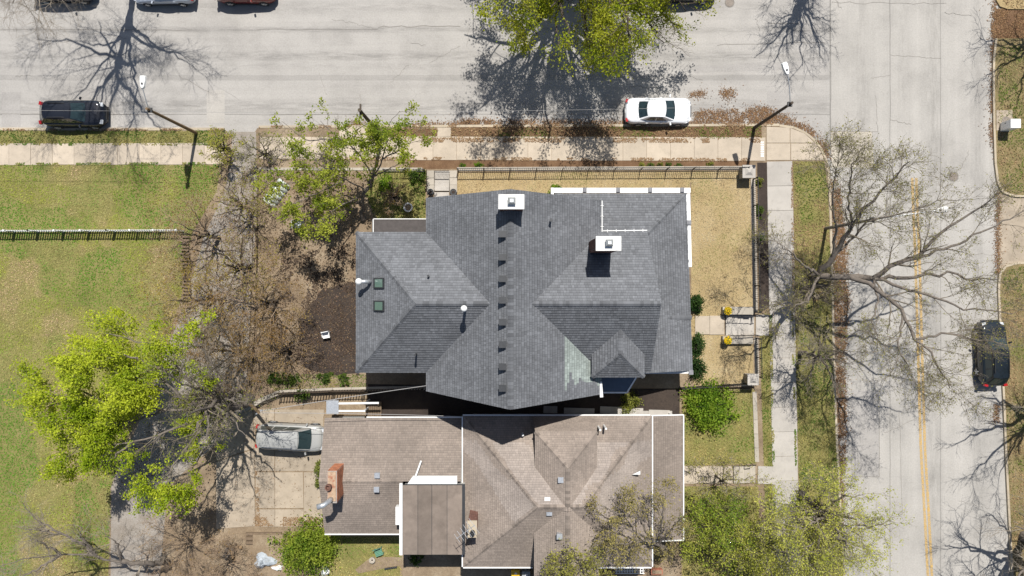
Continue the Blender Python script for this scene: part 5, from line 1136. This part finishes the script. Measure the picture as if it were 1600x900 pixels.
# --- lime green tree over the left lawn
b = P(396, 622, .1)
lim = [(pl((396, 622, .1), (382, 628, 2), (356, 640, 4.2), (330, 645, 5.6)), .34, .24)]
for q in ([(330, 645, 5.6), (280, 620, 7), (215, 590, 8), (120, 560, 8.6)], [(330, 645, 5.6), (260, 640, 6.6), (180, 640, 7.6), (60, 610, 8)], [(330, 645, 5.6), (285, 665, 6.6), (210, 690, 7.4), (110, 700, 7.6)], [(330, 645, 5.6), (300, 690, 6.4), (270, 730, 6.8), (240, 770, 7)], [(330, 645, 5.6), (290, 590, 7), (250, 540, 8), (165, 520, 8.6)],
          [(280, 620, 7), (220, 560, 8), (130, 540, 8.8)], [(260, 640, 6.6), (190, 665, 7.4), (90, 650, 8)], [(356, 640, 4.2), (340, 600, 6), (320, 550, 7.2), (290, 515, 8)], [(356, 640, 4.2), (330, 690, 5.2), (310, 720, 5.8), (290, 750, 6)], [(210, 690, 7.4), (170, 720, 7.4), (130, 725, 7.2)], [(180, 640, 7.6), (130, 610, 8.2), (70, 640, 8.2)]):
    lim.append((pl(*q), .09, .02))
def lime_keep(p):
    px = 800+p[:, 0]*F/(H-p[:, 2]); py = 450-p[:, 1]*F/(H-p[:, 2]); n = fbm(p[:, 0], p[:, 1], 1.6, 8); e = fbm(p[:, 0], p[:, 1], .8, 28); return (n > .27) & (px < 318+(e-.5)*150) & (py > 485) & ~((px > 205) & (px < 300) & (py > 680) & (py < 760) & (n < .6))
tree('lime_tree', 'bright lime green tree leaning over the left lawn and alley', lim, [LV(110, length=2.1, M=6, rmin=.02, wig=.14), LV(700, length=1.2, M=5, rmin=.011, wig=.15), LV(3600, length=.75, M=4, rmin=.006, k=3)], 7, M_bark, M_twigm, dict(n=56000, size=(.05, .17), cols=(A(150, 178, 20), A(228, 238, 70)), spread=.13, keep=lime_keep, tilt=.5))
# --- maple in the garden
lim = [(pl((568, 342, .6), (564, 318, 2), (570, 296, 3.2), (584, 275, 4.2)), .17, .11)]
for q in ([(584, 275, 4.2), (598, 248, 5.4), (604, 225, 6.4), (606, 195, 7.2), (625, 172, 7.6)], [(570, 296, 3.2), (540, 280, 5), (505, 262, 6), (455, 215, 7)], [(584, 275, 4.2), (560, 240, 5.6), (530, 215, 6.6), (500, 190, 7.2)], [(564, 318, 2), (530, 300, 4), (490, 280, 5.4), (425, 290, 6.2)], [(568, 305, 2.6), (535, 320, 4), (510, 335, 5), (485, 365, 5.6)], [(598, 248, 5.4), (625, 235, 6.2), (650, 215, 6.8)],
          [(584, 275, 4.2), (612, 262, 5.2), (640, 245, 6)], [(540, 280, 5), (500, 300, 5.6), (455, 320, 6)], [(530, 215, 6.6), (480, 220, 7), (440, 190, 7.2)], [(560, 240, 5.6), (545, 225, 6.4), (560, 200, 7), (590, 185, 7.4)]): lim.append((pl(*q), .055, .012))
def maple_keep(p): return fbm(p[:, 0], p[:, 1], 1.1, 14) > .36
tree('maple_tree', 'young green maple leaning over the pavement beside the stone gate', lim, [LV(90, length=1.5, M=6, rmin=.016, wig=.14), LV(520, length=.85, M=5, rmin=.009), LV(1500, length=.5, M=3, rmin=.006, k=3)], 8, M_bark, M_twigm, dict(n=13000, size=(.07, .17), cols=(A(134, 158, 40), A(206, 212, 82)), spread=.1, keep=maple_keep, tilt=.6))
# --- brown thicket of bare trees and vines between lawn and garden
def thick(px, py, ht, spread, seed, label, n=1.0, leaf=0, lean=(0, 0), cols=(A(168, 128, 78), A(196, 168, 96)), twig=None, fork=.9, z=.1, r=.13, nl=9, name='bare_tree', cat='tree'):
    rr_ = np.random.default_rng(seed)
    return tree(name, label, limbset(P(px, py, z), ht, fork, nl, spread, r, rr_, lean=lean, tip=.75), [LV(int(50*n), length=spread*.55, M=6, rmin=.012, wig=.2), LV(int(300*n), length=spread*.36, M=5, rmin=.008, wig=.2), LV(int(1200*n), length=spread*.22, M=4, rmin=.006, k=3, wig=.22)], seed, M_barkd, twig or M_twigb, dict(n=leaf, size=(.05, .12), cols=cols, spread=.08) if leaf else None, cat, None)
thick(342, 372, 4.8, 2.7, 21, 'thin brown bare tree at the end of the white fence', .9, 900, (-.5, 0))
thick(432, 470, 5.6, 3.1, 22, 'brown tangled bare tree with orange buds in the dirt garden', 1.05, 3200, (-.2, -.4), z=ZL)
thick(392, 545, 5.5, 3.0, 23, 'bare brown tree with orange buds beside the alley fence', .95, 2400, (-.9, .2))
thick(452, 545, 3.8, 2.3, 24, 'dense brown twiggy shrub left of the dark mulch bed', .85, 1300, z=ZL, name='bare_shrub', cat='shrub')
thick(352, 468, 5.6, 2.9, 25, 'yellow budding thin tree above the lime green tree', .9, 2600, (-1.2, 0), cols=(A(186, 158, 70), A(212, 196, 88)))
thick(395, 330, 4.6, 2.2, 26, 'pale leafing bare tree over the alley near the side street', .9, 1500, (0, .5), cols=(A(150, 152, 56), A(204, 198, 84)))
thick(390, 420, 5, 2.6, 27, 'yellow-green budding tree in the middle of the alley thicket', 1.0, 1600, (0, .2), cols=(A(168, 158, 60), A(206, 192, 84)))
thick(300, 842, 2.6, 2.6, 28, 'brown brush heap beside the driveway foot', 1.1, 300, name='brush_heap', cat='brush', fork=.3, r=.07)
thick(365, 872, 2.2, 2.0, 29, 'dark brown tangle of brush at the bottom edge', 1.1, 200, name='brush_heap', cat='brush', fork=.3, r=.07)
# fallen looking bare tree at bottom left
lim = [(pl((262, 878, .1), (250, 880, 2), (225, 879, 3.2), (190, 878, 4)), .2, .14)]
for q in ([(225, 879, 3.2), (190, 878, 4), (150, 868, 4.8), (95, 866, 5.4), (40, 872, 5.8), (-10, 890, 6)], [(190, 878, 4), (184, 855, 4.8), (180, 845, 5.2), (163, 836, 5.6)], [(150, 868, 4.8), (130, 850, 5.4), (90, 832, 6), (30, 826, 6.4)], [(95, 866, 5.4), (70, 850, 6), (40, 835, 6.4)], [(95, 866, 5.4), (60, 890, 6), (20, 905, 6.4)], [(150, 868, 4.8), (128, 840, 5.8), (126, 822, 6.4)], [(130, 850, 5.4), (60, 815, 6.4), (35, 790, 6.8)]): lim.append((pl(*q), .09, .02))
tree('bare_tree', 'bare pale tree lying over the lawn at the bottom left', lim, [LV(60, length=1.5, M=6, rmin=.014, wig=.18), LV(420, length=1.0, M=5, rmin=.008, wig=.2), LV(1700, length=.6, M=4, rmin=.006, k=3)], 30, M_bark, M_twig)
# --- right hand lower trees
b = P(1252, 772, .1)
tree('street_tree', 'yellow-green leafing tree at the bottom between pavement and main street', limbset(b, 8.2, 2.2, 11, 3.9, .22, rg, tip=.75, lean=(-.2, -.9)), [LV(110, length=2.2, M=6, rmin=.018), LV(700, length=1.2, M=5, rmin=.01), LV(2800, length=.6, M=4, rmin=.007, k=3)], 31, M_bark, M_twig, dict(n=15000, size=(.05, .13), cols=(A(200, 208, 80), A(244, 242, 124)), spread=.12))
b = P(1100, 800, ZN)
tree('garden_tree', 'dense green small tree in front of the brown house', limbset(b, 4.6, .9, 11, 2.4, .14, rg, tip=.7, lean=(.1, -.5)), [LV(80, length=1.2, M=6, rmin=.015), LV(460, length=.7, M=5, rmin=.009), LV(1500, length=.45, M=3, rmin=.006, k=3)], 32, M_barkd, M_twigd, dict(n=8800, size=(.06, .14), cols=(A(128, 164, 48), A(214, 220, 92)), spread=.15))
b = P(1160, 822, ZN)
tree('garden_tree', 'yellowish green leafy tree beside the main pavement at the bottom', limbset(b, 5.6, 1.2, 9, 2.6, .14, rg, tip=.75, lean=(0, -.4)), [LV(70, length=1.3, M=6, rmin=.015), LV(420, length=.8, M=5, rmin=.009), LV(1500, length=.5, M=3, rmin=.006, k=3)], 33, M_bark, M_twig, dict(n=8000, size=(.05, .13), cols=(A(194, 200, 78), A(240, 236, 120)), spread=.15))
lim = [(pl((1050, 862, ZN), (1045, 860, 3), (1030, 850, 5), (1015, 842, 6)), .16, .11)]
for q in ([(1015, 842, 6), (990, 830, 7), (950, 815, 8)], [(1015, 842, 6), (1000, 810, 7.2), (985, 785, 8)], [(1030, 850, 5), (1035, 810, 7), (1040, 770, 8)], [(1015, 842, 6), (985, 850, 7), (955, 850, 7.8)], [(1030, 850, 5), (1055, 820, 7), (1075, 800, 8)], [(1000, 810, 7.2), (960, 800, 8), (940, 790, 8.4)]): lim.append((pl(*q), .08, .02))
tree('garden_tree', 'sparse budding tree hanging over the right end of the brown roof', lim, [LV(70, length=1.2, M=6, rmin=.014, wig=.18), LV(420, length=.75, M=5, rmin=.009, wig=.2), LV(1500, length=.45, M=4, rmin=.006, k=3)], 34, M_bark, M_twigm, dict(n=4200, size=(.06, .14), cols=(A(170, 156, 100), A(214, 200, 124)), spread=.09))
lim = [(pl((945, 912, ZN), (940, 908, 3), (930, 903, 5.5), (915, 900, 6.5)), .14, .1)]
for q in ([(915, 900, 6.5), (890, 890, 7.5), (850, 885, 8.2)], [(915, 900, 6.5), (905, 880, 7.6), (895, 862, 8.4)], [(930, 903, 5.5), (930, 880, 7.4), (925, 868, 8)], [(915, 900, 6.5), (880, 905, 7.6), (840, 905, 8.4)], [(890, 890, 7.5), (875, 870, 8.2), (885, 855, 8.6)]): lim.append((pl(*q), .07, .02))
tree('garden_tree', 'budding tree overlapping the bottom gable of the brown roof', lim, [LV(60, length=1.1, M=6, rmin=.014, wig=.18), LV(360, length=.7, M=5, rmin=.009), LV(1200, length=.45, M=4, rmin=.006, k=3)], 35, M_bark, M_twigm, dict(n=3800, size=(.06, .14), cols=(A(176, 176, 84), A(222, 216, 112)), spread=.1))
b = P(1600, 838, .12)
tree('street_tree', 'bare tree at the bottom right edge shading the main street', limbset(b, 10.5, 2.4, 11, 5.0, .32, rg, tip=.7, lean=(-1.8, .3)), [LV(60, length=2.2, M=6, rmin=.02), LV(380, length=1.3, M=5, rmin=.012), LV(1900, length=.75, M=4, rmin=.008, k=3)], 36, M_bark, M_twig)
b = P(1628, 590, .12)
tree('street_tree', 'bare tree beyond the right edge shading the street below the parked car', limbset(b, 10.5, 3, 9, 4.6, .3, rg, tip=.75, lean=(-1, 0)), [LV(55, length=2.2, M=6, rmin=.022), LV(340, length=1.3, M=5, rmin=.013), LV(1500, length=.75, M=4, rmin=.009, k=3)], 37, M_bark, M_twig)
b = P(1640, 905, .12)
tree('street_tree', 'bare tree past the bottom right corner', limbset(b, 11, 3, 9, 5, .34, rg, tip=.75, lean=(-1, 0)), [LV(55, length=2.2, M=6, rmin=.022), LV(340, length=1.3, M=5, rmin=.013), LV(1500, length=.75, M=4, rmin=.009, k=3)], 38, M_bark, M_twig)
# --- shrubs: short stems inside a shell of leaves
def shrub(px, py, rx, ry_, ht, n, cols, label, seed, z=.1, size=(.06, .14), name='shrub', cat='shrub', lump=.8):
    rng = np.random.default_rng(seed); c = P(px, py, z+ht*.5); base = (c[0], c[1], z); root = thing(name, base, label, cat)
    st = MB()
    for k in range(9):
        a = rng.uniform(0, 6.28); q = rng.uniform(.3, .8); st.tube([(0, 0, 0), (q*rx*.4*math.cos(a), q*ry_*.4*math.sin(a), ht*.45), (q*rx*math.cos(a), q*ry_*math.sin(a), ht*.85)], [.03, .02, .01], 5)
    me = st.mesh('stem'); link('stem', me, M_barkd, root)
    nc = max(14, n//55); d = nrm(rng.normal(0, 1, (nc, 3))); d[:, 2] = np.abs(d[:, 2])*.95; rad = rng.uniform(.45, 1.0, nc)*(1+lump*(rng.random(nc)-.4))
    cc_ = d*rad[:, None]*np.array([rx, ry_, ht])*.9; w_ = rng.integers(0, nc, n); cs = rng.uniform(.07, .17, nc)*(rx+ry_+ht)/3*1.25
    pos = cc_[w_]+rng.normal(0, 1, (n, 3))*cs[w_][:, None]*np.array([1, 1, .7])
    pos[:, 2] = np.maximum(pos[:, 2], .03)
    V, Q = leaf_quads(pos, rng.uniform(*size, n), .8, .75); t = np.clip(fbm(pos[:, 0], pos[:, 1], .5, seed)*1.8-.4+rng.normal(0, .2, n), 0, 1)[:, None]
    cc = (np.array(cols[0])*(1-t)+np.array(cols[1])*t)*rng.uniform(.7, 1.25, (n, 1)); o = link('foliage', npmesh('foliage', V, [Q], cc), M_leaf, root); o['kind'] = 'stuff'
DG = (A(50, 82, 38), A(98, 130, 60)); BG = (A(104, 146, 34), A(182, 208, 70)); YG = (A(130, 138, 52), A(184, 186, 90)); MG = (A(78, 108, 40), A(128, 150, 62))
shrub(1090, 475, .45, .7, 1.3, 1800, DG, 'dark green rounded hedge bush above the front path', 51, ZL)
shrub(1090, 540, .5, .85, 1.4, 2200, DG, 'dark green rounded hedge bush just below the front path', 52, ZL); shrub(1090, 577, .6, .85, 1.4, 2200, DG, 'dark green rounded hedge bush at the lower porch corner', 53, ZL)
shrub(1112, 637, 1.9, 1.6, 1.9, 6500, BG, 'bright green spreading bush below the dry front lawn', 54, ZN, (.08, .18))
shrub(986, 629, .75, .75, 1.3, 1800, YG, 'small yellow-green bush between the two houses', 55, ZN)
shrub(478, 862, 2.1, 1.8, 2.2, 8500, (A(112, 144, 40), A(188, 202, 76)), 'large round green bush behind the brown house garage', 56, ZN, (.08, .18))
shrub(508, 590, .5, .4, .5, 700, MG, 'low green plant below the mulch bed', 57, ZL); shrub(538, 592, .45, .4, .5, 600, MG, 'small green plant near the house corner below the mulch bed', 58, ZL)
shrub(868, 294, .6, .35, .8, 900, BG, 'green shrub at the left end of the white porch cornice', 59, ZL)
shrub(649, 275, .8, .6, .7, 1200, MG, 'green shrub left of the stone gate', 60, ZL); shrub(602, 290, .6, .6, .7, 1000, BG, 'bright green shrub right of the maple trunk', 61, ZL)
shrub(1187, 330, .3, .5, .6, 500, MG, 'green plant in the dark mulch strip by the fence', 62, .1); shrub(1187, 285, .3, .3, .5, 350, YG, 'yellowish plant in the mulch strip near the stone pier', 63, .1)
shrub(497, 742, .35, 1.0, .8, 900, (A(120, 136, 60), A(170, 176, 92)), 'weeds at the garage wall beside the driveway', 64, .12)
shrub(505, 855, .6, .5, .6, 500, MG, 'low green plant right of the big round bush', 65, ZN); shrub(650, 873, .5, .4, .8, 700, (A(50, 84, 26), A(100, 130, 50)), 'dark green plant under the flat roof edge', 66, ZN)
for k, (px, cl) in enumerate(((1003, YG), (1017, MG), (1030, YG), (1044, MG), (1061, MG), (1110, YG), (722, BG), (748, BG))): shrub(px, 258, .32, .2, .35, 260, cl, '%s low plant from the stone gate in the soil strip above the iron fence' % 'third fourth fifth sixth seventh eighth first second'.split()[k], 70+k, .1, (.05, .1))
for k, (px, py, r_) in enumerate(((470, 625, .5), (425, 600, .8), (455, 604, .6))): shrub(px, py-10, r_*1.2, r_*.7, .6, 700, MG, ('weedy clump below the brown shrub', 'green weeds at the left end of the slatted fence', 'green weeds beside the slatted fence middle')[k], 90+k, ZL, (.06, .14))

thick(424, 246, 2.6, 1.5, 97, 'pale twiggy brush where the alley meets the pavement', .8, 500, cols=YG, twig=M_twig, name='bare_shrub', cat='shrub', z=.12)
thick(520, 250, 2.4, 1.3, 98, 'pale bare bush beneath the maple by the pavement', .6, 400, cols=YG, twig=M_twig, name='bare_shrub', cat='shrub', z=.12)
thick(620, 310, 1.6, 1.0, 99, 'brown dead bush at the foot of the maple', .6, 150, name='bare_shrub', cat='shrub', z=ZL)
thick(362, 238, 3.0, 1.3, 100, 'small yellow-green leafing sapling at the alley mouth', .5, 1400, cols=(A(160, 168, 50), A(210, 208, 84)), name='sapling', z=.12)

tree('bare_tree', 'tall bare trunk added at the alley end to shade the driveway', limbset(P(384, 606, .1), 11.5, 4, 7, 3.0, .24, rg, tip=.85, lean=(.8, 0)), [LV(40, length=2.0, M=6, rmin=.02), LV(240, length=1.3, M=5, rmin=.011), LV(1000, length=.7, M=4, rmin=.007, k=3)], 110, M_bark, M_twigm, dict(n=1200, size=(.05, .12), cols=YG, spread=.08))  # second trunk, put in for the shadow it throws on the driveway
thick(1118, 742, 3.6, 2.1, 111, 'wispy pale budding tree above the path of the brown house', .55, 1600, cols=(A(176, 172, 84), A(222, 214, 120)), twig=M_twig, z=ZN, r=.07)
thick(1205, 838, 4.6, 2.4, 112, 'wispy pale budding tree beside the main pavement', .6, 2600, cols=(A(184, 188, 80), A(232, 226, 122)), twig=M_twig, z=.12, r=.08)
# ---------------------------------------------------------------- small things
c = P(637.5, 324, ZL+.45); r = thing('round_planter', (c[0], c[1], ZL), 'white round planter full of soil standing in the weeds', 'planter')
MB().lathe([(.22, 0), (.26, .1), (.3, .4), (.33, .45), (.33, .5), (.25, .5), (.24, .42)], (c[0], c[1], ZL), 24).build('bowl', M_white, r); MB().lathe([(.245, .40), (.2, .44), (.03, .45)], (c[0], c[1], ZL), 20).build('soil', M_dirt, r)
# pale plant covers over a vegetable row
M_poly = mat('pale_plastic_film', (.58, .63, .58), .12, 5, .35, .1)
a = Vector(P(420, 318, ZL)); b = Vector(P(447, 284, ZL)); d = b-a; ang = math.atan2(d.y, d.x); r = thing('plant_covers', a, 'row of pale plastic hoop covers in the dirt garden', 'plant cover')
for k in range(6):
    m0 = a+d*(k/6); m1 = a+d*((k+.82)/6); t = d.normalized(); s = Vector((-t.y, t.x, 0)); vs = []; n = 8
    for p, sc in ((m0, 1.0), ((m0+m1)/2, 1.08), (m1, .95)):
        for i in range(n+1): th = math.pi*i/n; vs.append(p+s*(.52*sc*math.cos(th))+Vector((0, 0, .55*sc*math.sin(th))))
    fc = [(j*(n+1)+i, j*(n+1)+i+1, (j+1)*(n+1)+i+1, (j+1)*(n+1)+i) for j in range(2) for i in range(n)]+[tuple(range(n, -1, -1)), tuple(2*(n+1)+i for i in range(n+1))]
    MB().add(vs, fc).build('hoop_cover', M_poly, r, smooth=False)
M_gal2 = mat('grey_plastic', (.3, .31, .31), .15, 6, .6, .1)
c = P(463, 350, ZL+.8); r = thing('compost_bin', (c[0], c[1], ZL), 'grey compost bin under the maple branches', 'bin'); MB().box((c[0], c[1], ZL+.4), (.7, .6, .8), .1, .9).build('body', M_gal2, r); MB().box((c[0], c[1], ZL+.84), (.68, .58, .07), .1).build('lid', M_galv, r); MB().box((c[0], c[1]-.31, ZL+.6), (.2, .03, .05), .1).build('handle', M_dark, r)
c = P(509.5, 523, ZL+.4); r = thing('garden_chair', (c[0], c[1], ZL), 'small white garden chair standing on the dark mulch', 'chair')
MB().box((c[0], c[1]-.02, ZL+.4), (.5, .46, .05), .2).build('seat', M_white, r); MB().box((c[0]-.02, c[1]+.22, ZL+.64), (.5, .05, .42), .2).build('backrest', M_white, r)
for i in (-1, 1):
    for j in (-1, 1): MB().box((c[0]+i*.2, c[1]+j*.18, ZL+.19), (.045, .045, .38)).build('leg', M_white, r)
    MB().box((c[0]+i*.25, c[1], ZL+.58), (.05, .42, .04), .2).build('armrest', M_white, r)
# roadside cabinet on its slab
sl_ = MB().prism(ccw(PX([(1557, 172), (1582, 172), (1582, 200), (1557, 204)], .15)), .05, .145).build('cabinet_slab', M_drive); struct(sl_)
c = P(1587, 193, 1.3); r = thing('utility_cabinet', (c[0], c[1], .12), 'white roadside utility cabinet on the right verge', 'cabinet')
MB().box((c[0], c[1], .7), (.66, .6, 1.16)).build('body', M_vinyl, r); MB().box((c[0], c[1], 1.31), (.74, .68, .06), 0, .92).build('lid', M_vinyl, r); dd = MB().box((c[0]-.34, c[1], .72), (.02, .5, .95)).build('door', M_vinyl, r); MB().box((c[0]-.36, c[1]+.15, .75), (.02, .04, .12)).build('handle', M_dark, dd); MB().box((c[0], c[1], .16), (.7, .64, .08)).build('plinth', M_kerb, r)
c = P(1572, 189, .15); o = MB().lathe([(.32, 0), (.32, .02), (.28, .025), (.27, .02)], (c[0], c[1], .146), 24).build('meter_cover', mat('worn_iron', A(150, 138, 126), .25, 9, .7), at=(c[0], c[1], .146)); tag(o, 'round iron cover on the slab beside the white cabinet', 'cover')
c = P(1189.5, 369, .4); r = thing('planter_box', (c[0], c[1], .1), 'small black planter box in the mulch strip outside the fence', 'planter'); MB().box((c[0], c[1], .3), (.42, .5, .42), 0, 1.08).build('box', M_dark, r)
n = 160; V, Q = leaf_quads(np.stack([RNG.normal(c[0], .12, n), RNG.normal(c[1]-.15, .1, n), .55+RNG.uniform(0, .12, n)], 1)-np.array([c[0], c[1], .1]), RNG.uniform(.06, .12, n), .7); o = link('leaves', npmesh('leaves', V, [Q], np.array(A(96, 140, 40))*RNG.uniform(.7, 1.2, (n, 1))), M_leaf, r); o['kind'] = 'stuff'
# back garden of the brown house
sheet('garden_path', [(575, 874), (600, 870), (630, 871), (632, 884), (610, 886), (590, 890), (560, 896), (555, 890)], ZN+.05, M_dirt)
M_grn = mat('green_paint', (.10, .24, .16), .2, 6, .6, .1)
c = P(591.5, 863, ZN+.4); r = thing('garden_chair', (c[0], c[1], ZN), 'green slatted garden chair by the back path', 'chair'); ca, sa = math.cos(.35), math.sin(.35)
for k in range(5): v = -.22+k*.11; MB().box((c[0]-sa*v, c[1]+ca*v, ZN+.4), (.55, .09, .03), .35).build('seat_slat', M_grn, r)
for k in range(3): v = .3+k*.03; MB().box((c[0]-sa*v, c[1]+ca*v, ZN+.55+k*.12), (.55, .03, .09), .35).build('back_slat', M_grn, r)
for i in (-1, 1):
    for j in (-1, 1): u_, v_ = i*.25, j*.22; MB().box((c[0]+ca*u_-sa*v_, c[1]+sa*u_+ca*v_, ZN+.19), (.05, .05, .38), .35).build('leg', M_grn, r)
c = P(581, 876, ZN+.4); r = thing('flower_pot', (c[0], c[1], ZN), 'pale round pot beside the green garden chair', 'flower pot'); MB().lathe([(.15, 0), (.19, .25), (.22, .34), (.22, .38), (.16, .38), (.15, .32)], (c[0], c[1], ZN), 18).build('pot', M_stone, r); MB().lathe([(.155, .30), (.02, .33)], (c[0], c[1], ZN), 14).build('soil', M_mulch, r)
a = P(602, 889, ZN+.1); r = thing('garden_edging', (a[0], a[1], ZN), 'short dark scalloped edging on the back path', 'edging')
for k in range(7): MB().lathe([(.07, 0), (.07, .14), (.03, .17)], (a[0]+k*.13, a[1]+.02*k, ZN), 10).build('edging_stake', M_dark, r)
def bin_(px, py, m, label):
    c = P(px, py, ZN+1.0); r = thing('wheelie_bin', (c[0], c[1], ZN), label, 'bin'); MB().box((c[0], c[1], ZN+.5), (.5, .55, .9), 0, 1.12).build('body', m, r); MB().box((c[0], c[1], ZN+1.0), (.62, .68, .08), 0, .9).build('lid', m, r)
    for i in (-1, 1): MB().tube([(c[0]+i*.24, c[1]-.27, ZN+.1), (c[0]+i*.3, c[1]-.27, ZN+.1)], .1, 12).build('wheel', M_dark, r)
    MB().box((c[0], c[1]-.33, ZN+.98), (.4, .05, .05)).build('handle', M_dark, r); MB().box((c[0]+.02, c[1]+.1, ZN+1.045), (.18, .12, .01)).build('sticker', M_vinyl, r)
bin_(805.5, 898, mat('yellow_plastic', (.62, .38, .02), .1, 5, .5, .05), 'yellow wheeled bin at the bottom edge below the brown roof'); bin_(822, 900, M_gal2, 'grey wheeled bin right of the yellow bin')
a = P(962, 893, ZN+.6); r = thing('lattice_bench', (a[0], a[1], ZN), 'white lattice bench top at the bottom edge below the brown roof', 'bench')
for k in range(11): MB().box((a[0]+.1+k*.19, a[1], ZN+.45), (.05, .42, .03)).build('seat_slat', M_vinyl, r)
for k in range(3): MB().box((a[0]+1.05, a[1]-.18+k*.18, ZN+.48), (2.1, .05, .03)).build('cross_slat', M_vinyl, r)
for i in (.1, 2.0):
    for j in (-.17, .17): MB().box((a[0]+i, a[1]+j, ZN+.21), (.06, .06, .42)).build('leg', M_vinyl, r)
c = P(1026, 893, ZN+.3); r = thing('terracotta_trough', (c[0], c[1], ZN), 'reddish terracotta trough right of the lattice bench', 'planter'); MB().box((c[0], c[1], ZN+.2), (.8, .35, .4), 0, 1.05).build('trough', mat('terracotta', (.34, .13, .08), .2, 6), r); MB().box((c[0], c[1], ZN+.405), (.7, .27, .02)).build('soil', M_dirt, r)
# heap under a grey tarp and odds and ends by the big bush
def lumpy(px, py, rx, ry_, ht, z, m, label, seed, name='tarp_heap', cat='tarp'):
    rng = np.random.default_rng(seed); c = P(px, py, z); vs = []; fc = []; n, mm = 18, 7
    for j in range(mm+1):
        t = j/mm
        for i in range(n):
            a = 2*math.pi*i/n; q = (1-t)*(1+.3*math.sin(3*a+seed)+rng.normal(0, .07)); vs.append((c[0]+rx*q*math.cos(a), c[1]+ry_*q*math.sin(a), z+ht*(1-(1-t)**2)*(1+rng.normal(0, .1))))
    for j in range(mm):
        for i in range(n): i2 = (i+1) % n; fc.append((j*n+i, j*n+i2, (j+1)*n+i2, (j+1)*n+i))
    o = MB().add(vs, fc).build(name, m, at=c); tag(o, label, cat)
lumpy(413, 876, .75, .5, .6, ZN, mat('grey_tarp', (.38, .42, .46), .25, 3, .4, .3), 'crumpled grey tarp heap left of the round bush', 2); lumpy(434, 887, .4, .16, .35, ZN, M_vinyl, 'white sheet lying beside the grey tarp heap', 5); lumpy(508, 890, .3, .5, .3, ZN, M_vinyl, 'white sheet on the grass right of the round bush', 9)
r = thing('log_pile', P(345, 862, .1), 'cut logs lying in the brush at the bottom', 'logs')
for k in range(9):
    q = P(322+random.uniform(0, 45), 845+random.uniform(0, 30), .2); a = random.uniform(0, 3.1); L = random.uniform(.4, 1.2); MB().tube([(q[0]-math.cos(a)*L/2, q[1]-math.sin(a)*L/2, .22), (q[0]+math.cos(a)*L/2, q[1]+math.sin(a)*L/2, .24)], random.uniform(.07, .13), 9).build('log', random.choice((M_bark, M_wood, M_pole)), r)
r = thing('timber_sleepers', P(410, 835, .1), 'old timber sleepers at the foot of the driveway', 'sleepers')
for k in range(3): q = P(412, 834+k*7, .2); MB().box((q[0], q[1], .19), (2.6, .2, .18), random.uniform(-.04, .04)).build('sleeper', M_wood, r)
r = thing('wooden_edging', P(289, 370, .1), 'row of short grey planks continuing below the white fence end', 'edging')
for k in range(22):
    q = P(289+.15*k+random.uniform(-1, 1), 370+k*5.2, .25); MB().box((q[0], q[1], .2), (.62+random.uniform(-.15, .1), .13, .22), random.uniform(-.1, .1)).build('plank', M_wood, r)
r = thing('stone_slabs', P(920, 645, ZL), 'pale slabs lying along the passage between the two houses', 'slabs')
for k, (px, py, l_, w_) in enumerate(((905, 643, 2.2, .5), (955, 641, 1.6, .5), (990, 643, 1.4, .45), (1030, 645, 1.5, .4), (860, 640, 1.0, .5))): q = P(px, py, ZL+.08); MB().box((q[0], q[1], ZL+.05), (l_, w_, .08), random.uniform(-.05, .05)).build('slab', M_walk2, r)
